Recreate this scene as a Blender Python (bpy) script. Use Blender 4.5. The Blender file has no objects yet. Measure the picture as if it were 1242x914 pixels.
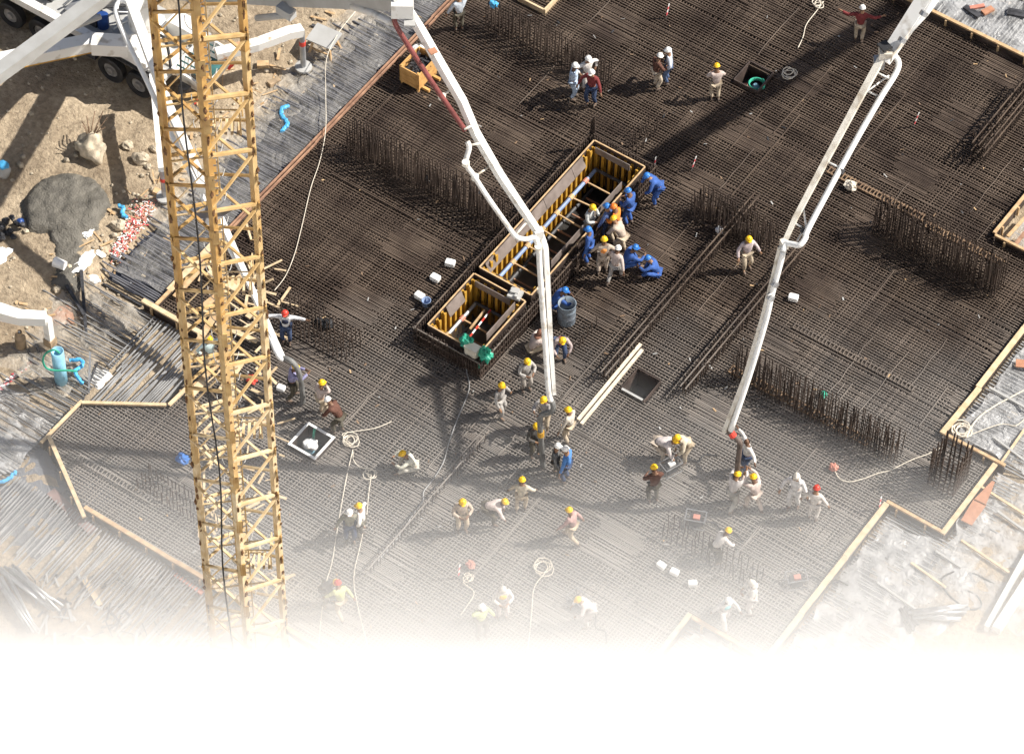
import bpy, bmesh, math, random
from math import sin, cos, pi, radians, sqrt, atan2
from mathutils import Vector, Matrix, noise
random.seed(11)
scn = bpy.context.scene
COL = scn.collection

# ------------------------------------------------------------------ camera
FPX, TH, AL, RO, DIST = 4490.87, radians(52.327), radians(33.765), radians(-1.0407), 113.6
RT = Vector((cos(AL), sin(AL), 0)); FH = Vector((-sin(AL), cos(AL), 0)); UP = Vector((0, 0, 1))
FWD = FH * cos(TH) - UP * sin(TH); DWN = -FH * sin(TH) - UP * cos(TH)
CAM = -FWD * DIST
cxr = RT * cos(RO) + DWN * sin(RO); cyd = -RT * sin(RO) + DWN * cos(RO)
cam = bpy.data.cameras.new('camera'); camo = bpy.data.objects.new('camera', cam); COL.objects.link(camo)
R3 = Matrix((cxr, -cyd, -FWD)).transposed()
camo.matrix_world = Matrix.Translation(CAM) @ R3.to_4x4()
cam.sensor_width = 36; cam.lens = FPX / 1242 * 36; cam.clip_start = 1; cam.clip_end = 3000
scn.camera = camo

# ------------------------------------------------------------------ sun, sky, exposure
SUN_EL = radians(45)
sv = RT * (cos(radians(9)) * cos(SUN_EL)) + FH * (sin(radians(9)) * cos(SUN_EL)) + UP * sin(SUN_EL)   # towards the sun
sun = bpy.data.lights.new('sun', 'SUN'); sun.energy = 5.0; sun.angle = radians(0.5); sun.color = (1.0, 0.95, 0.87)
suno = bpy.data.objects.new('sun', sun); COL.objects.link(suno)
suno.rotation_euler = sv.to_track_quat('Z', 'Y').to_euler(); suno.location = sv * 100
wd = bpy.data.worlds.new('World'); scn.world = wd; wd.use_nodes = True
nt = wd.node_tree; bg = nt.nodes['Background']
sky = nt.nodes.new('ShaderNodeTexSky'); sky.sky_type = 'NISHITA'; sky.sun_disc = False
sky.sun_elevation = SUN_EL; sky.sun_rotation = atan2(sv.x, sv.y); sky.air_density = 1.0; sky.dust_density = 2.0
nt.links.new(sky.outputs[0], bg.inputs[0]); bg.inputs[1].default_value = 0.05
scn.view_settings.view_transform = 'Standard'; scn.view_settings.look = 'None'
scn.view_settings.exposure = 0.68; scn.view_settings.gamma = 1.0
scn.cycles.max_bounces = 24; scn.cycles.volume_bounces = 20; scn.cycles.transparent_max_bounces = 16
scn.cycles.diffuse_bounces = 3; scn.cycles.glossy_bounces = 3

# ------------------------------------------------------------------ helpers
def at(px, py, z=0.0):
    """point of the place seen at photograph pixel (px, py), at height z"""
    a, b = px - 621, py - 457
    r = cxr * a + cyd * b + FWD * FPX
    return CAM + r * ((z - CAM.z) / r.z)

class MB:
    def __init__(s): s.v = []; s.f = []; s.m = []
    def poly(s, pts, faces, mi=0):
        o = len(s.v); s.v += [tuple(p) for p in pts]
        for f in faces: s.f.append(tuple(o + i for i in f)); s.m.append(mi)
    def box(s, c, size, rz=0.0, mi=0, M=None):
        hx, hy, hz = size[0] / 2, size[1] / 2, size[2] / 2
        M = M or (Matrix.Translation(Vector(c)) @ Matrix.Rotation(rz, 4, 'Z'))
        pts = [M @ Vector((x, y, z)) for z in (-hz, hz) for x, y in ((-hx, -hy), (hx, -hy), (hx, hy), (-hx, hy))]
        s.poly(pts, [(3, 2, 1, 0), (4, 5, 6, 7), (0, 1, 5, 4), (1, 2, 6, 5), (2, 3, 7, 6), (3, 0, 4, 7)], mi)
    def beam(s, p, q, w0, h0, w1=None, h1=None, up=None, mi=0):
        """square section member from p to q, width w across, height h"""
        p, q = Vector(p), Vector(q); w1 = w0 if w1 is None else w1; h1 = h0 if h1 is None else h1
        d = (q - p).normalized(); up = Vector(up) if up is not None else (UP if abs(d.z) < 0.95 else Vector((1, 0, 0)))
        x = d.cross(up).normalized(); u = x.cross(d)
        pts = []
        for c, w, h in ((p, w0, h0), (q, w1, h1)):
            pts += [c - x * w / 2 - u * h / 2, c + x * w / 2 - u * h / 2, c + x * w / 2 + u * h / 2, c - x * w / 2 + u * h / 2]
        s.poly(pts, [(3, 2, 1, 0), (4, 5, 6, 7), (0, 1, 5, 4), (1, 2, 6, 5), (2, 3, 7, 6), (3, 0, 4, 7)], mi)
    def tube(s, path, r, n=8, mi=0, cap=True, closed=False):
        path = [Vector(p) for p in path]; N = len(path); rr = r if isinstance(r, (list, tuple)) else [r] * N
        o = len(s.v); ref = None
        for i, p in enumerate(path):
            a = path[i - 1] if (i > 0 or closed) else path[i]; b = path[(i + 1) % N] if (i < N - 1 or closed) else path[i]
            t = (b - a).normalized() if (b - a).length > 1e-9 else UP
            if ref is None: ref = UP if abs(t.z) < 0.9 else Vector((1, 0, 0))
            x = t.cross(ref)
            if x.length < 1e-4: x = t.orthogonal()
            x.normalize(); y = x.cross(t).normalized(); ref = y
            for k in range(n):
                g = 2 * pi * k / n; s.v.append(tuple(p + (x * cos(g) + y * sin(g)) * rr[i]))
        for i in range(N if closed else N - 1):
            j = (i + 1) % N
            for k in range(n):
                l = (k + 1) % n
                s.f.append((o + i * n + k, o + j * n + k, o + j * n + l, o + i * n + l)); s.m.append(mi)
        if cap and not closed:
            s.f.append(tuple(o + k for k in range(n))); s.m.append(mi)
            s.f.append(tuple(o + (N - 1) * n + k for k in reversed(range(n)))); s.m.append(mi)
    def lathe(s, prof, c=(0, 0, 0), n=16, mi=0, M=None):
        M = M or Matrix.Translation(Vector(c)); o = len(s.v); N = len(prof)
        for r, z in prof:
            for k in range(n):
                g = 2 * pi * k / n; s.v.append(tuple(M @ Vector((r * cos(g), r * sin(g), z))))
        for i in range(N - 1):
            for k in range(n):
                l = (k + 1) % n; s.f.append((o + i * n + k, o + i * n + l, o + (i + 1) * n + l, o + (i + 1) * n + k)); s.m.append(mi)
        s.f.append(tuple(o + k for k in reversed(range(n)))); s.m.append(mi)
        s.f.append(tuple(o + (N - 1) * n + k for k in range(n))); s.m.append(mi)
    def blob(s, c, rad, seed=0, amp=0.25, nu=12, nv=8, fr=1.6, mi=0, M=None):
        o = len(s.v); c = Vector(c); M = M or Matrix.Identity(3)
        rad = Vector(rad) if isinstance(rad, (tuple, list)) else Vector((rad,) * 3)
        for i in range(nv + 1):
            t = pi * i / nv
            for k in range(nu):
                g = 2 * pi * k / nu; d = Vector((sin(t) * cos(g), sin(t) * sin(g), cos(t)))
                f = 1 + amp * noise.noise(d * fr + Vector((seed * 7.3, seed * 1.7, seed)))
                s.v.append(tuple(c + M @ Vector((d.x * rad.x * f, d.y * rad.y * f, d.z * rad.z * f))))
        for i in range(nv):
            for k in range(nu):
                l = (k + 1) % nu; s.f.append((o + i * nu + k, o + (i + 1) * nu + k, o + (i + 1) * nu + l, o + i * nu + l)); s.m.append(mi)
    def mesh(s, name, mats, smooth=False):
        me = bpy.data.meshes.new(name); me.from_pydata(s.v, [], s.f)
        for m in (mats if isinstance(mats, (list, tuple)) else [mats]): me.materials.append(m)
        if any(s.m): me.polygons.foreach_set('material_index', s.m)
        if smooth: me.polygons.foreach_set('use_smooth', [True] * len(me.polygons))
        me.update(); return me
    def build(s, name, mats, parent=None, smooth=False, **props):
        o = bpy.data.objects.new(name, s.mesh(name, mats, smooth)); COL.objects.link(o)
        if parent is not None: o.parent = parent
        for k, v in props.items(): o[k] = v
        return o

def empty(name, loc=(0, 0, 0), rz=0.0, label=None, cat=None, group=None):
    o = bpy.data.objects.new(name, None); COL.objects.link(o); o.location = loc; o.rotation_euler = (0, 0, rz)
    o.empty_display_size = 0.2
    if label: o['label'] = label
    if cat: o['category'] = cat
    if group: o['group'] = group
    return o
def tag(o, label, cat, group=None):
    o['label'] = label; o['category'] = cat
    if group: o['group'] = group
    return o
def clone(o, parent=None):
    c = o.copy(); COL.objects.link(c)
    if parent is not None: c.parent = parent
    for ch in list(o.children): clone(ch, c)
    return c
def recenter(root):
    """shift a root Empty built at the origin in world space: children keep place, root goes to loc"""
    pass
def catmull(pts, n=6):
    P = [Vector(p) for p in pts]; out = []
    for i in range(len(P) - 1):
        p0 = P[max(i - 1, 0)]; p1 = P[i]; p2 = P[i + 1]; p3 = P[min(i + 2, len(P) - 1)]
        for k in range(n):
            t = k / n; out.append(0.5 * ((2 * p1) + (p2 - p0) * t + (2 * p0 - 5 * p1 + 4 * p2 - p3) * t * t + (3 * p1 - p0 - 3 * p2 + p3) * t ** 3))
    out.append(P[-1]); return out

# ------------------------------------------------------------------ materials
def mat(name, col, rough=0.7, metal=0.0, var=0.15, scale=3.0, bump=0.0, bscale=30.0, col2=None, spec=0.4, detail=4, lo=0.35, hi=0.65, alpha=1.0, coat=0.0):
    m = bpy.data.materials.new(name); m.use_nodes = True; n = m.node_tree.nodes; L = m.node_tree.links
    b = n['Principled BSDF']; b.inputs['Roughness'].default_value = rough; b.inputs['Metallic'].default_value = metal
    b.inputs['Specular IOR Level'].default_value = spec
    tc = n.new('ShaderNodeTexCoord'); tx = n.new('ShaderNodeTexNoise'); tx.inputs['Scale'].default_value = scale; tx.inputs['Detail'].default_value = detail
    L.new(tc.outputs['Object'], tx.inputs['Vector'])
    rp = n.new('ShaderNodeValToRGB'); L.new(tx.outputs['Fac'], rp.inputs['Fac'])
    c2 = col2 or tuple(c * (1 - var * 2) for c in col); c1 = col if col2 else tuple(min(1, c * (1 + var)) for c in col)
    rp.color_ramp.elements[0].position = lo; rp.color_ramp.elements[1].position = hi
    rp.color_ramp.elements[0].color = (*c2, 1); rp.color_ramp.elements[1].color = (*c1, 1)
    L.new(rp.outputs['Color'], b.inputs['Base Color'])
    if bump > 0:
        t2 = n.new('ShaderNodeTexNoise'); t2.inputs['Scale'].default_value = bscale; t2.inputs['Detail'].default_value = 5
        L.new(tc.outputs['Object'], t2.inputs['Vector'])
        bp = n.new('ShaderNodeBump'); bp.inputs['Strength'].default_value = bump; bp.inputs['Distance'].default_value = 0.05
        L.new(t2.outputs['Fac'], bp.inputs['Height']); L.new(bp.outputs['Normal'], b.inputs['Normal'])
    if alpha < 1: b.inputs['Alpha'].default_value = alpha
    return m
M = {}
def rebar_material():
    # rusty brown far bars; nearer ones paler, white haze put into the colour
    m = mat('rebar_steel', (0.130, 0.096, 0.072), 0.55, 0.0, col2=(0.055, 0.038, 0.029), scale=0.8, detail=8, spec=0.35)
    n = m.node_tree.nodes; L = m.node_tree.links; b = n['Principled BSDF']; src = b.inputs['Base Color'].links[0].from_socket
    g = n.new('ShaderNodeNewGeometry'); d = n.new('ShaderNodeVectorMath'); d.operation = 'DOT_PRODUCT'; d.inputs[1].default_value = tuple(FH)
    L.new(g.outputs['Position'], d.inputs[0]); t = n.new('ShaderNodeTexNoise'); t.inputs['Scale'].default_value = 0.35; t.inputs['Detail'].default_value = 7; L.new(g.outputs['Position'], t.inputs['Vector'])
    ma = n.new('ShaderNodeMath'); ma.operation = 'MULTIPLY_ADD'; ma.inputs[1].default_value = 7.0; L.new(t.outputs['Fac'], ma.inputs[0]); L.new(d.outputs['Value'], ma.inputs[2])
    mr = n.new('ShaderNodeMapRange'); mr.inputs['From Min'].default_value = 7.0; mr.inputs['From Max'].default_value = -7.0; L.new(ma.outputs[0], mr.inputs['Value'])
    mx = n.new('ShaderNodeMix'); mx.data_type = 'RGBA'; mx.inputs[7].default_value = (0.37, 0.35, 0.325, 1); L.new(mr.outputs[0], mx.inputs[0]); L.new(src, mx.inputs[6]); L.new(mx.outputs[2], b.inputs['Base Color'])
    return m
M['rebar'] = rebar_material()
M['rebar_dark'] = mat('rusty_bar_steel', (0.075, 0.054, 0.043), 0.6, 0.0, col2=(0.036, 0.026, 0.022), scale=1.5, spec=0.35)
M['rebar_rust'] = mat('orange_rust_steel', (0.27, 0.18, 0.11), 0.7, 0.0, col2=(0.15, 0.095, 0.06), scale=2.0)
M['strip_bar'] = mat('dark_wet_bar', (0.15, 0.15, 0.165), 0.45, 0.0, col2=(0.06, 0.06, 0.072), scale=1.2, spec=0.6)
M['grey_bar'] = mat('galvanised_grey_bar', (0.36, 0.36, 0.36), 0.45, 0.0, col2=(0.2, 0.2, 0.2), scale=1.2, spec=0.6)
M['timber'] = mat('sawn_timber', (0.56, 0.40, 0.23), 0.75, col2=(0.42, 0.27, 0.14), scale=5, bump=0.15)
M['timber_pale'] = mat('pale_planed_timber', (0.66, 0.52, 0.34), 0.75, col2=(0.50, 0.37, 0.22), scale=4)
M['timber_red'] = mat('reddish_timber', (0.38, 0.22, 0.14), 0.75, col2=(0.22, 0.12, 0.08), scale=4)
M['ply'] = mat('brown_film_plywood', (0.085, 0.062, 0.053), 0.55, col2=(0.05, 0.037, 0.032), scale=3)
M['ply_orange'] = mat('orange_plywood', (0.45, 0.22, 0.13), 0.7, col2=(0.36, 0.17, 0.10), scale=5)
M['h20'] = mat('yellow_beam_paint', (0.54, 0.31, 0.04), 0.6, col2=(0.36, 0.19, 0.03), scale=4)
M['crane'] = mat('ochre_crane_paint', (0.49, 0.29, 0.085), 0.55, col2=(0.31, 0.165, 0.045), scale=2.5, detail=9, spec=0.5)
M['crane_pale'] = mat('pale_hazed_crane_paint', (0.54, 0.38, 0.18), 0.6, col2=(0.42, 0.27, 0.11), scale=3)  # tan paint of some members; lower down it also carries white haze
M['crane_rust'] = mat('rust_flaked_paint', (0.17, 0.08, 0.03), 0.8, col2=(0.09, 0.045, 0.02), scale=8)
M['white'] = mat('white_boom_paint', (0.74, 0.73, 0.70), 0.42, col2=(0.46, 0.42, 0.36), scale=2.6, detail=10, spec=0.5, lo=0.30, hi=0.44)
M['white_dirty'] = mat('splashed_white_paint', (0.72, 0.68, 0.60), 0.6, col2=(0.42, 0.36, 0.28), scale=2.2, detail=9, lo=0.3, hi=0.5)
M['grey_paint'] = mat('light_grey_paint', (0.42, 0.42, 0.41), 0.5, col2=(0.36, 0.355, 0.34), scale=2)
M['steel'] = mat('plain_steel', (0.42, 0.43, 0.44), 0.35, 0.6, col2=(0.30, 0.30, 0.31), scale=4)
M['black'] = mat('black_rubber', (0.022, 0.022, 0.024), 0.6, var=0.2)
M['dark'] = mat('dark_machinery', (0.05, 0.05, 0.055), 0.5, var=0.3, scale=6)
M['maroon'] = mat('maroon_primer', (0.20, 0.055, 0.05), 0.5, var=0.15)
M['blue'] = mat('blue_paint', (0.05, 0.17, 0.48), 0.5, var=0.15)
M['blue_steel'] = mat('blue_grey_waler_paint', (0.24, 0.33, 0.52), 0.45, col2=(0.16, 0.22, 0.36), scale=4)
M['cyan'] = mat('blue_plastic', (0.08, 0.38, 0.68), 0.4, var=0.12)
M['cyan_pale'] = mat('pale_blue_pipe', (0.26, 0.52, 0.68), 0.45, var=0.12)
M['green'] = mat('green_plastic', (0.04, 0.36, 0.24), 0.45, var=0.15)
M['red'] = mat('red_plastic', (0.62, 0.06, 0.04), 0.45, var=0.1)
M['cooler_red'] = mat('orange_red_cooler', (0.70, 0.13, 0.045), 0.4, var=0.05)
M['whiteplastic'] = mat('white_plastic', (0.82, 0.82, 0.80), 0.4, var=0.04)
M['rope'] = mat('pale_rope', (0.66, 0.60, 0.50), 0.85, var=0.12, scale=12)
M['grey_barrel'] = mat('grey_blue_drum', (0.20, 0.25, 0.30), 0.5, col2=(0.13, 0.14, 0.16), scale=4)
M['brown_cyl'] = mat('dusty_brown_paint', (0.34, 0.25, 0.16), 0.6, var=0.2)
M['stone'] = mat('pale_stone', (0.47, 0.40, 0.30), 0.9, var=0.2, scale=4, bump=0.3)
M['wet'] = mat('wet_concrete', (0.15, 0.138, 0.115), 0.6, col2=(0.085, 0.078, 0.066), scale=2.2, detail=10, bump=1.0, bscale=16, lo=0.3, hi=0.7)
M['conc'] = mat('grey_concrete', (0.36, 0.34, 0.30), 0.9, col2=(0.25, 0.23, 0.20), scale=1.2, detail=8, bump=0.2)
M['maroon_board'] = mat('dull_maroon_board', (0.20, 0.13, 0.12), 0.7, var=0.15)
M['timber_white'] = mat('cream_planed_timber', (0.72, 0.64, 0.52), 0.75, col2=(0.6, 0.5, 0.38), scale=4)
M['glass'] = mat('dark_teal_glass', (0.03, 0.09, 0.09), 0.1, spec=0.8, var=0.1)

# ground: pale sand with grey and brown patches
def ground_material():
    m = bpy.data.materials.new('sand'); m.use_nodes = True; n = m.node_tree.nodes; L = m.node_tree.links; b = n['Principled BSDF']
    b.inputs['Roughness'].default_value = 0.95; b.inputs['Specular IOR Level'].default_value = 0.15
    g = n.new('ShaderNodeNewGeometry')
    def noi(sc, de, ro=0.6):
        t = n.new('ShaderNodeTexNoise'); t.inputs['Scale'].default_value = sc; t.inputs['Detail'].default_value = de; t.inputs['Roughness'].default_value = ro
        L.new(g.outputs['Position'], t.inputs['Vector']); return t
    a = noi(0.35, 6); r1 = n.new('ShaderNodeValToRGB'); L.new(a.outputs['Fac'], r1.inputs[0])
    e = r1.color_ramp.elements; e[0].position = 0.36; e[0].color = (0.33, 0.265, 0.19, 1); e[1].position = 0.62; e[1].color = (0.52, 0.43, 0.315, 1)
    c = noi(5.0, 8, 0.7); r2 = n.new('ShaderNodeValToRGB'); L.new(c.outputs['Fac'], r2.inputs[0])
    e = r2.color_ramp.elements; e[0].position = 0.3; e[0].color = (0.5, 0.475, 0.45, 1); e[1].position = 0.65; e[1].color = (1.08, 1.06, 1.03, 1)
    mx = n.new('ShaderNodeMix'); mx.data_type = 'RGBA'; mx.blend_type = 'MULTIPLY'; mx.inputs[0].default_value = 1
    L.new(r1.outputs[0], mx.inputs[6]); L.new(r2.outputs[0], mx.inputs[7]); L.new(mx.outputs[2], b.inputs['Base Color'])
    d = noi(9.0, 8, 0.65); bp = n.new('ShaderNodeBump'); bp.inputs['Strength'].default_value = 1.0; bp.inputs['Distance'].default_value = 0.10
    L.new(d.outputs['Fac'], bp.inputs['Height']); L.new(bp.outputs['Normal'], b.inputs['Normal'])
    return m
M['sand'] = ground_material()
# crumpled polythene over the ground
def film_material(name, col, alpha, rough=0.22, bstr=0.9, sc=3.0):
    m = bpy.data.materials.new(name); m.use_nodes = True; n = m.node_tree.nodes; L = m.node_tree.links; b = n['Principled BSDF']
    b.inputs['Base Color'].default_value = (*col, 1); b.inputs['Roughness'].default_value = rough; b.inputs['Specular IOR Level'].default_value = 0.7
    g = n.new('ShaderNodeNewGeometry')
    t = n.new('ShaderNodeTexNoise'); t.inputs['Scale'].default_value = sc; t.inputs['Detail'].default_value = 5; t.inputs['Distortion'].default_value = 1.2
    L.new(g.outputs['Position'], t.inputs['Vector'])
    bp = n.new('ShaderNodeBump'); bp.inputs['Strength'].default_value = bstr; bp.inputs['Distance'].default_value = 0.15
    L.new(t.outputs['Fac'], bp.inputs['Height']); L.new(bp.outputs['Normal'], b.inputs['Normal'])
    if alpha < 1:
        r = n.new('ShaderNodeValToRGB'); e = r.color_ramp.elements; e[0].position = 0.42; e[0].color = (alpha,) * 3 + (1,); e[1].position = 0.6; e[1].color = (min(1, alpha * 2.6),) * 3 + (1,)
        t2 = n.new('ShaderNodeTexNoise'); t2.inputs['Scale'].default_value = 1.3; t2.inputs['Detail'].default_value = 6
        L.new(g.outputs['Position'], t2.inputs['Vector']); L.new(t2.outputs['Fac'], r.inputs[0]); L.new(r.outputs[0], b.inputs['Alpha'])
    return m
M['film'] = film_material('clear_polythene', (0.62, 0.62, 0.62), 0.22)
M['membrane'] = film_material('blue_black_membrane', (0.035, 0.04, 0.055), 1.0, 0.3, 0.7, 2.5)
M['film_dust'] = film_material('thin_dusty_film', (0.50, 0.48, 0.45), 0.10, 0.3)
M['membrane_grey'] = film_material('grey_membrane', (0.14, 0.145, 0.16), 1.0, 0.4, 0.7, 2.5)  # membrane lightened to carry the white haze at the lower left
M['pale_bar'] = mat('dusty_hazed_bar', (0.27, 0.265, 0.26), 0.5, 0.0, col2=(0.10, 0.095, 0.095), scale=1.1, spec=0.5)  # pale from dust and from white haze put into the colour
M['film_white'] = film_material('dusty_white_polythene', (0.52, 0.47, 0.40), 0.20, 0.35)
# ------------------------------------------------------------------ excavation outline (grid metres: X along the long bars, Y across)
OUT = [(-10.6, 20.47), (-10.6, -4.2), (-8.5, -4.2), (-7.9, -6.95), (-10.15, -8.45), (-10.15, -10.1), (-7.6, -11.4), (9.3, -11.4), (9.3, -4.38),
       (11.95, -4.38), (11.95, 2.48), (13.88, 2.48), (13.88, 5.66), (11.98, 5.66), (11.98, 13.32), (9.31, 13.32), (9.31, 16.6), (11.98, 16.6), (11.98, 20.47)]
PIT = (-2.95, -0.3, -1.0, 8.9)          # x0, y0, x1, y1 of the formwork recess
def sq(px, py, w, d):
    c = at(px, py); return (c.x - w / 2, c.y - d / 2, c.x + w / 2, c.y + d / 2)
HOLES = [(-3.2, -0.55, -0.75, 9.15), sq(378, 537, 0.95, 0.95), sq(777, 468, 0.85, 0.95), sq(914, 95, 0.9, 1.0)]
def spans(poly, holes, c, axis):
    """intervals of a grid line inside the outline; axis 0: line along X at Y=c, axis 1: along Y at X=c"""
    xs = []
    n = len(poly)
    for i in range(n):
        a, b = poly[i], poly[(i + 1) % n]
        pa, pb = (a[1], b[1]) if axis == 0 else (a[0], b[0]); qa, qb = (a[0], b[0]) if axis == 0 else (a[1], b[1])
        if (pa <= c < pb) or (pb <= c < pa): xs.append(qa + (qb - qa) * (c - pa) / (pb - pa))
    xs.sort(); out = [(xs[i], xs[i + 1]) for i in range(0, len(xs) - 1, 2)]
    for h in holes:
        lo, hi = (h[1], h[3]) if axis == 0 else (h[0], h[2]); s0, s1 = (h[0], h[2]) if axis == 0 else (h[1], h[3])
        if lo < c < hi:
            new = []
            for a, b in out:
                if b <= s0 or a >= s1: new.append((a, b))
                else:
                    if a < s0: new.append((a, s0))
                    if b > s1: new.append((s1, b))
            out = new
    return out
def inside(x, y, m=0.0):
    return any(a + m < x < b - m for a, b in spans(OUT, [], y, 0)) and any(a + m < y < b - m for a, b in spans(OUT, [], x, 1))
BOT = -1.5
H0 = (-3.0, -0.35, -0.95, 8.95)
def ground_z(x, y):
    if H0[0] < x < H0[2] and H0[1] < y < H0[3]: return -3.3
    if inside(x, y): return BOT
    n = noise.noise(Vector((x * 0.25, y * 0.25, 3))) * 0.14 + noise.noise(Vector((x * 0.9, y * 0.9, 7))) * 0.06 + noise.noise(Vector((x * 2.3, y * 2.3, 1))) * 0.06 + abs(noise.noise(Vector((x * 4.5, y * 4.5, 2)))) * 0.05
    # distance beyond the left-hand edge boards, and beyond the right-hand ones
    d = max(-10.6 - x, -11.4 - y) if (x < -7 or y < -11) else (max(x - 11.95, y - 20.47, -4.38 - y))
    t = min(1, max(0, (d - 2.0) / 1.2)); t = t * t * (3 - 2 * t)
    rough = 1.0 if x < -8 else 0.35
    return -0.30 + (0.27 + n * rough) * t
def make_ground():
    fine = 0.16
    xs = [-400, -120, -60, -45, -36]; x = -30.0
    while x < 24: xs.append(x); x += fine if x < -9.6 else 0.4
    xs += [26, 32, 45, 70, 140, 400]
    ys = [-400, -140, -80, -50, -36, -30]; y = -26.0
    while y < 26: ys.append(y); y += fine * 1.2
    ys += [30, 40, 60, 120, 400]
    # pull grid lines on to the excavation edges so its walls are steep
    for arr, vals in ((xs, sorted({p[0] for p in OUT} | {H0[0], H0[2]})), (ys, sorted({p[1] for p in OUT} | {H0[1], H0[3]}))):
        for v in vals: arr += [v - 0.03, v + 0.03]
        arr.sort()
    mb = MB(); nx, ny = len(xs), len(ys)
    for y in ys:
        for x in xs: mb.v.append((x, y, ground_z(x, y) if (-31 < x < 25 and -27 < y < 27) else -0.03))
    for j in range(ny - 1):
        for i in range(nx - 1):
            f = (j * nx + i, j * nx + i + 1, (j + 1) * nx + i + 1, (j + 1) * nx + i); mb.f.append(f)
            mb.m.append(1 if min(mb.v[k][2] for k in f) < -1.0 else 0)
    return mb.build('ground', [M['sand'], M['floor_shade']], smooth=True, kind='structure')
M['floor_shade'] = mat('dark_floor_shade', (0.05, 0.048, 0.046), 0.8, col2=(0.03, 0.028, 0.028), scale=1.5)  # floor colour darkened to carry the shade under the bars
make_ground()

# ------------------------------------------------------------------ the reinforcement mat
def bars(mb, axis, z, pitch, r, seed, poly, holes, lap=True, miss=0.0, edge=0.06, jz=0.006, mi=0):
    rnd = random.Random(seed)
    lo = min(p[1 if axis == 0 else 0] for p in poly); hi = max(p[1 if axis == 0 else 0] for p in poly); c = lo + 0.05; k = 0
    L = 11.5; lapl = 1.5
    while c < hi:
        cc = c + rnd.gauss(0, pitch * 0.06)
        stag = ((k // 14) % 2) * 5.2 + rnd.gauss(0, 0.12)          # lap positions move from one run of bars to the next
        for a, b in spans(poly, holes, cc, axis):
            a += edge + rnd.uniform(0, 0.04); b -= edge + rnd.uniform(0, 0.04)
            if b - a < 0.2 or rnd.random() < miss: continue
            segs = []
            if lap:
                s = a; e = math.floor((a - stag) / L) * L + L + stag
                while s < b:
                    segs.append((s, min(b, e + lapl))); s = e; e += L
            else: segs = [(a, b)]
            for i, (s, e) in enumerate(segs):
                off = (i % 2) * r * 2.6; zz = z + rnd.gauss(0, jz); sk = rnd.gauss(0, 0.012)
                if axis == 0: p, q = (s, cc + off - sk, zz), (e, cc + off + sk, zz + rnd.gauss(0, jz))
                else: p, q = (cc + off - sk, s, zz), (cc + off + sk, e, zz + rnd.gauss(0, jz))
                mb.beam(p, q, r * 2, r * 2, mi=mi)
        c += pitch; k += 1
mb = MB()
PX, PY, RR = 0.104, 0.108, 0.0145
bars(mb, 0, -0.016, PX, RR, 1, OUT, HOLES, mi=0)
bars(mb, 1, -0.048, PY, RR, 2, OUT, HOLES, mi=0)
bars(mb, 0, -0.55, PX, RR, 3, OUT, HOLES, mi=1)  # lower layers in darker steel, shade between the bars put into the colour
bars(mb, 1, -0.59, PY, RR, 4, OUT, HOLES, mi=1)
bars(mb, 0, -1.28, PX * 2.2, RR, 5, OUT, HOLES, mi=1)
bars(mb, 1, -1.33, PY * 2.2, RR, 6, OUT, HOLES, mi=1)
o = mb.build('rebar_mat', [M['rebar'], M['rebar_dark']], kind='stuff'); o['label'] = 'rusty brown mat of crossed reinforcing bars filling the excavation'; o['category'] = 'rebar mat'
# ------------------------------------------------------------------ timber edge forms
def edge(label, p, q, kind='pale', top=0.12, w=0.13, plank=3.2, low=-1.4, seed=0, cat='edge board'):
    """a stop-end: a face board hanging into the excavation and rails laid end to end on it"""
    rnd = random.Random(seed); p, q = Vector((p[0], p[1], 0)), Vector((q[0], q[1], 0)); d = (q - p).normalized(); nrm = Vector((-d.y, d.x, 0)); Ln = (q - p).length
    r = empty('edge_form', p, 0, label, cat)
    tm = {'pale': M['timber_pale'], 'red': M['timber_red'], 'tan': M['timber']}[kind]
    f = MB(); f.beam(d * 0.02 + UP * ((top + low) / 2 - 0.03), d * (Ln - 0.02) + UP * ((top + low) / 2 - 0.03), 0.03, top - low - 0.06); f.build('face_board', M['ply'], r)
    s = 0.0
    while s < Ln - 0.05:
        e = min(Ln, s + plank * rnd.uniform(0.8, 1.15))
        for off in ((-w * 0.36, w * 0.36) if kind == 'red' else (0,)):
            if kind == 'red' and rnd.random() < 0.12: continue
            ww = w * (0.34 if kind == 'red' else 1.0)
            b = MB(); a0 = d * (s + 0.004) + nrm * (off + rnd.gauss(0, 0.012)); a1 = d * (e - 0.004) + nrm * (off + rnd.gauss(0, 0.012))
            b.beam(a0 + UP * (top + rnd.uniform(-.01, .012)), a1 + UP * (top + rnd.uniform(-.01, .012)), ww, 0.07)
            b.build('plank', tm, r)
        s = e
    k = MB(); s = 0.4
    while s < Ln - 0.2:
        k.box(d * s + nrm * -0.09 + UP * (top - 0.22), (0.06, 0.06, 0.40)); s += 1.0
    if Ln > 0.8: k.build('stakes', M['timber'], r, kind='stuff')
    return r
edge('reddish twin timber rails along the sand beside the orange crate', (-10.6, 13.5), (-10.6, -2.6), 'red', 0.10, 0.17, seed=1)
edge('short pale board continuing the reddish rails behind the yellow crane mast', (-10.6, -2.65), (-10.6, -4.1), 'tan', 0.12, 0.10, seed=2)
edge('thick pale board with blunt end left of the crane mast, below the blue hose', (-11.05, -4.2), (-8.6, -4.2), 'pale', 0.14, 0.16, 4, seed=3)
edge('short pale board meeting the crane mast beside the level edge board', (-7.85, -5.9), (-7.9, -6.95), 'pale', 0.1, 0.11, seed=4)
edge('level pale edge board between the standing blue pipe and the crane mast', (-7.95, -7.0), (-10.1, -8.42), 'pale', 0.1, 0.10, 5, seed=5)
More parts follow.
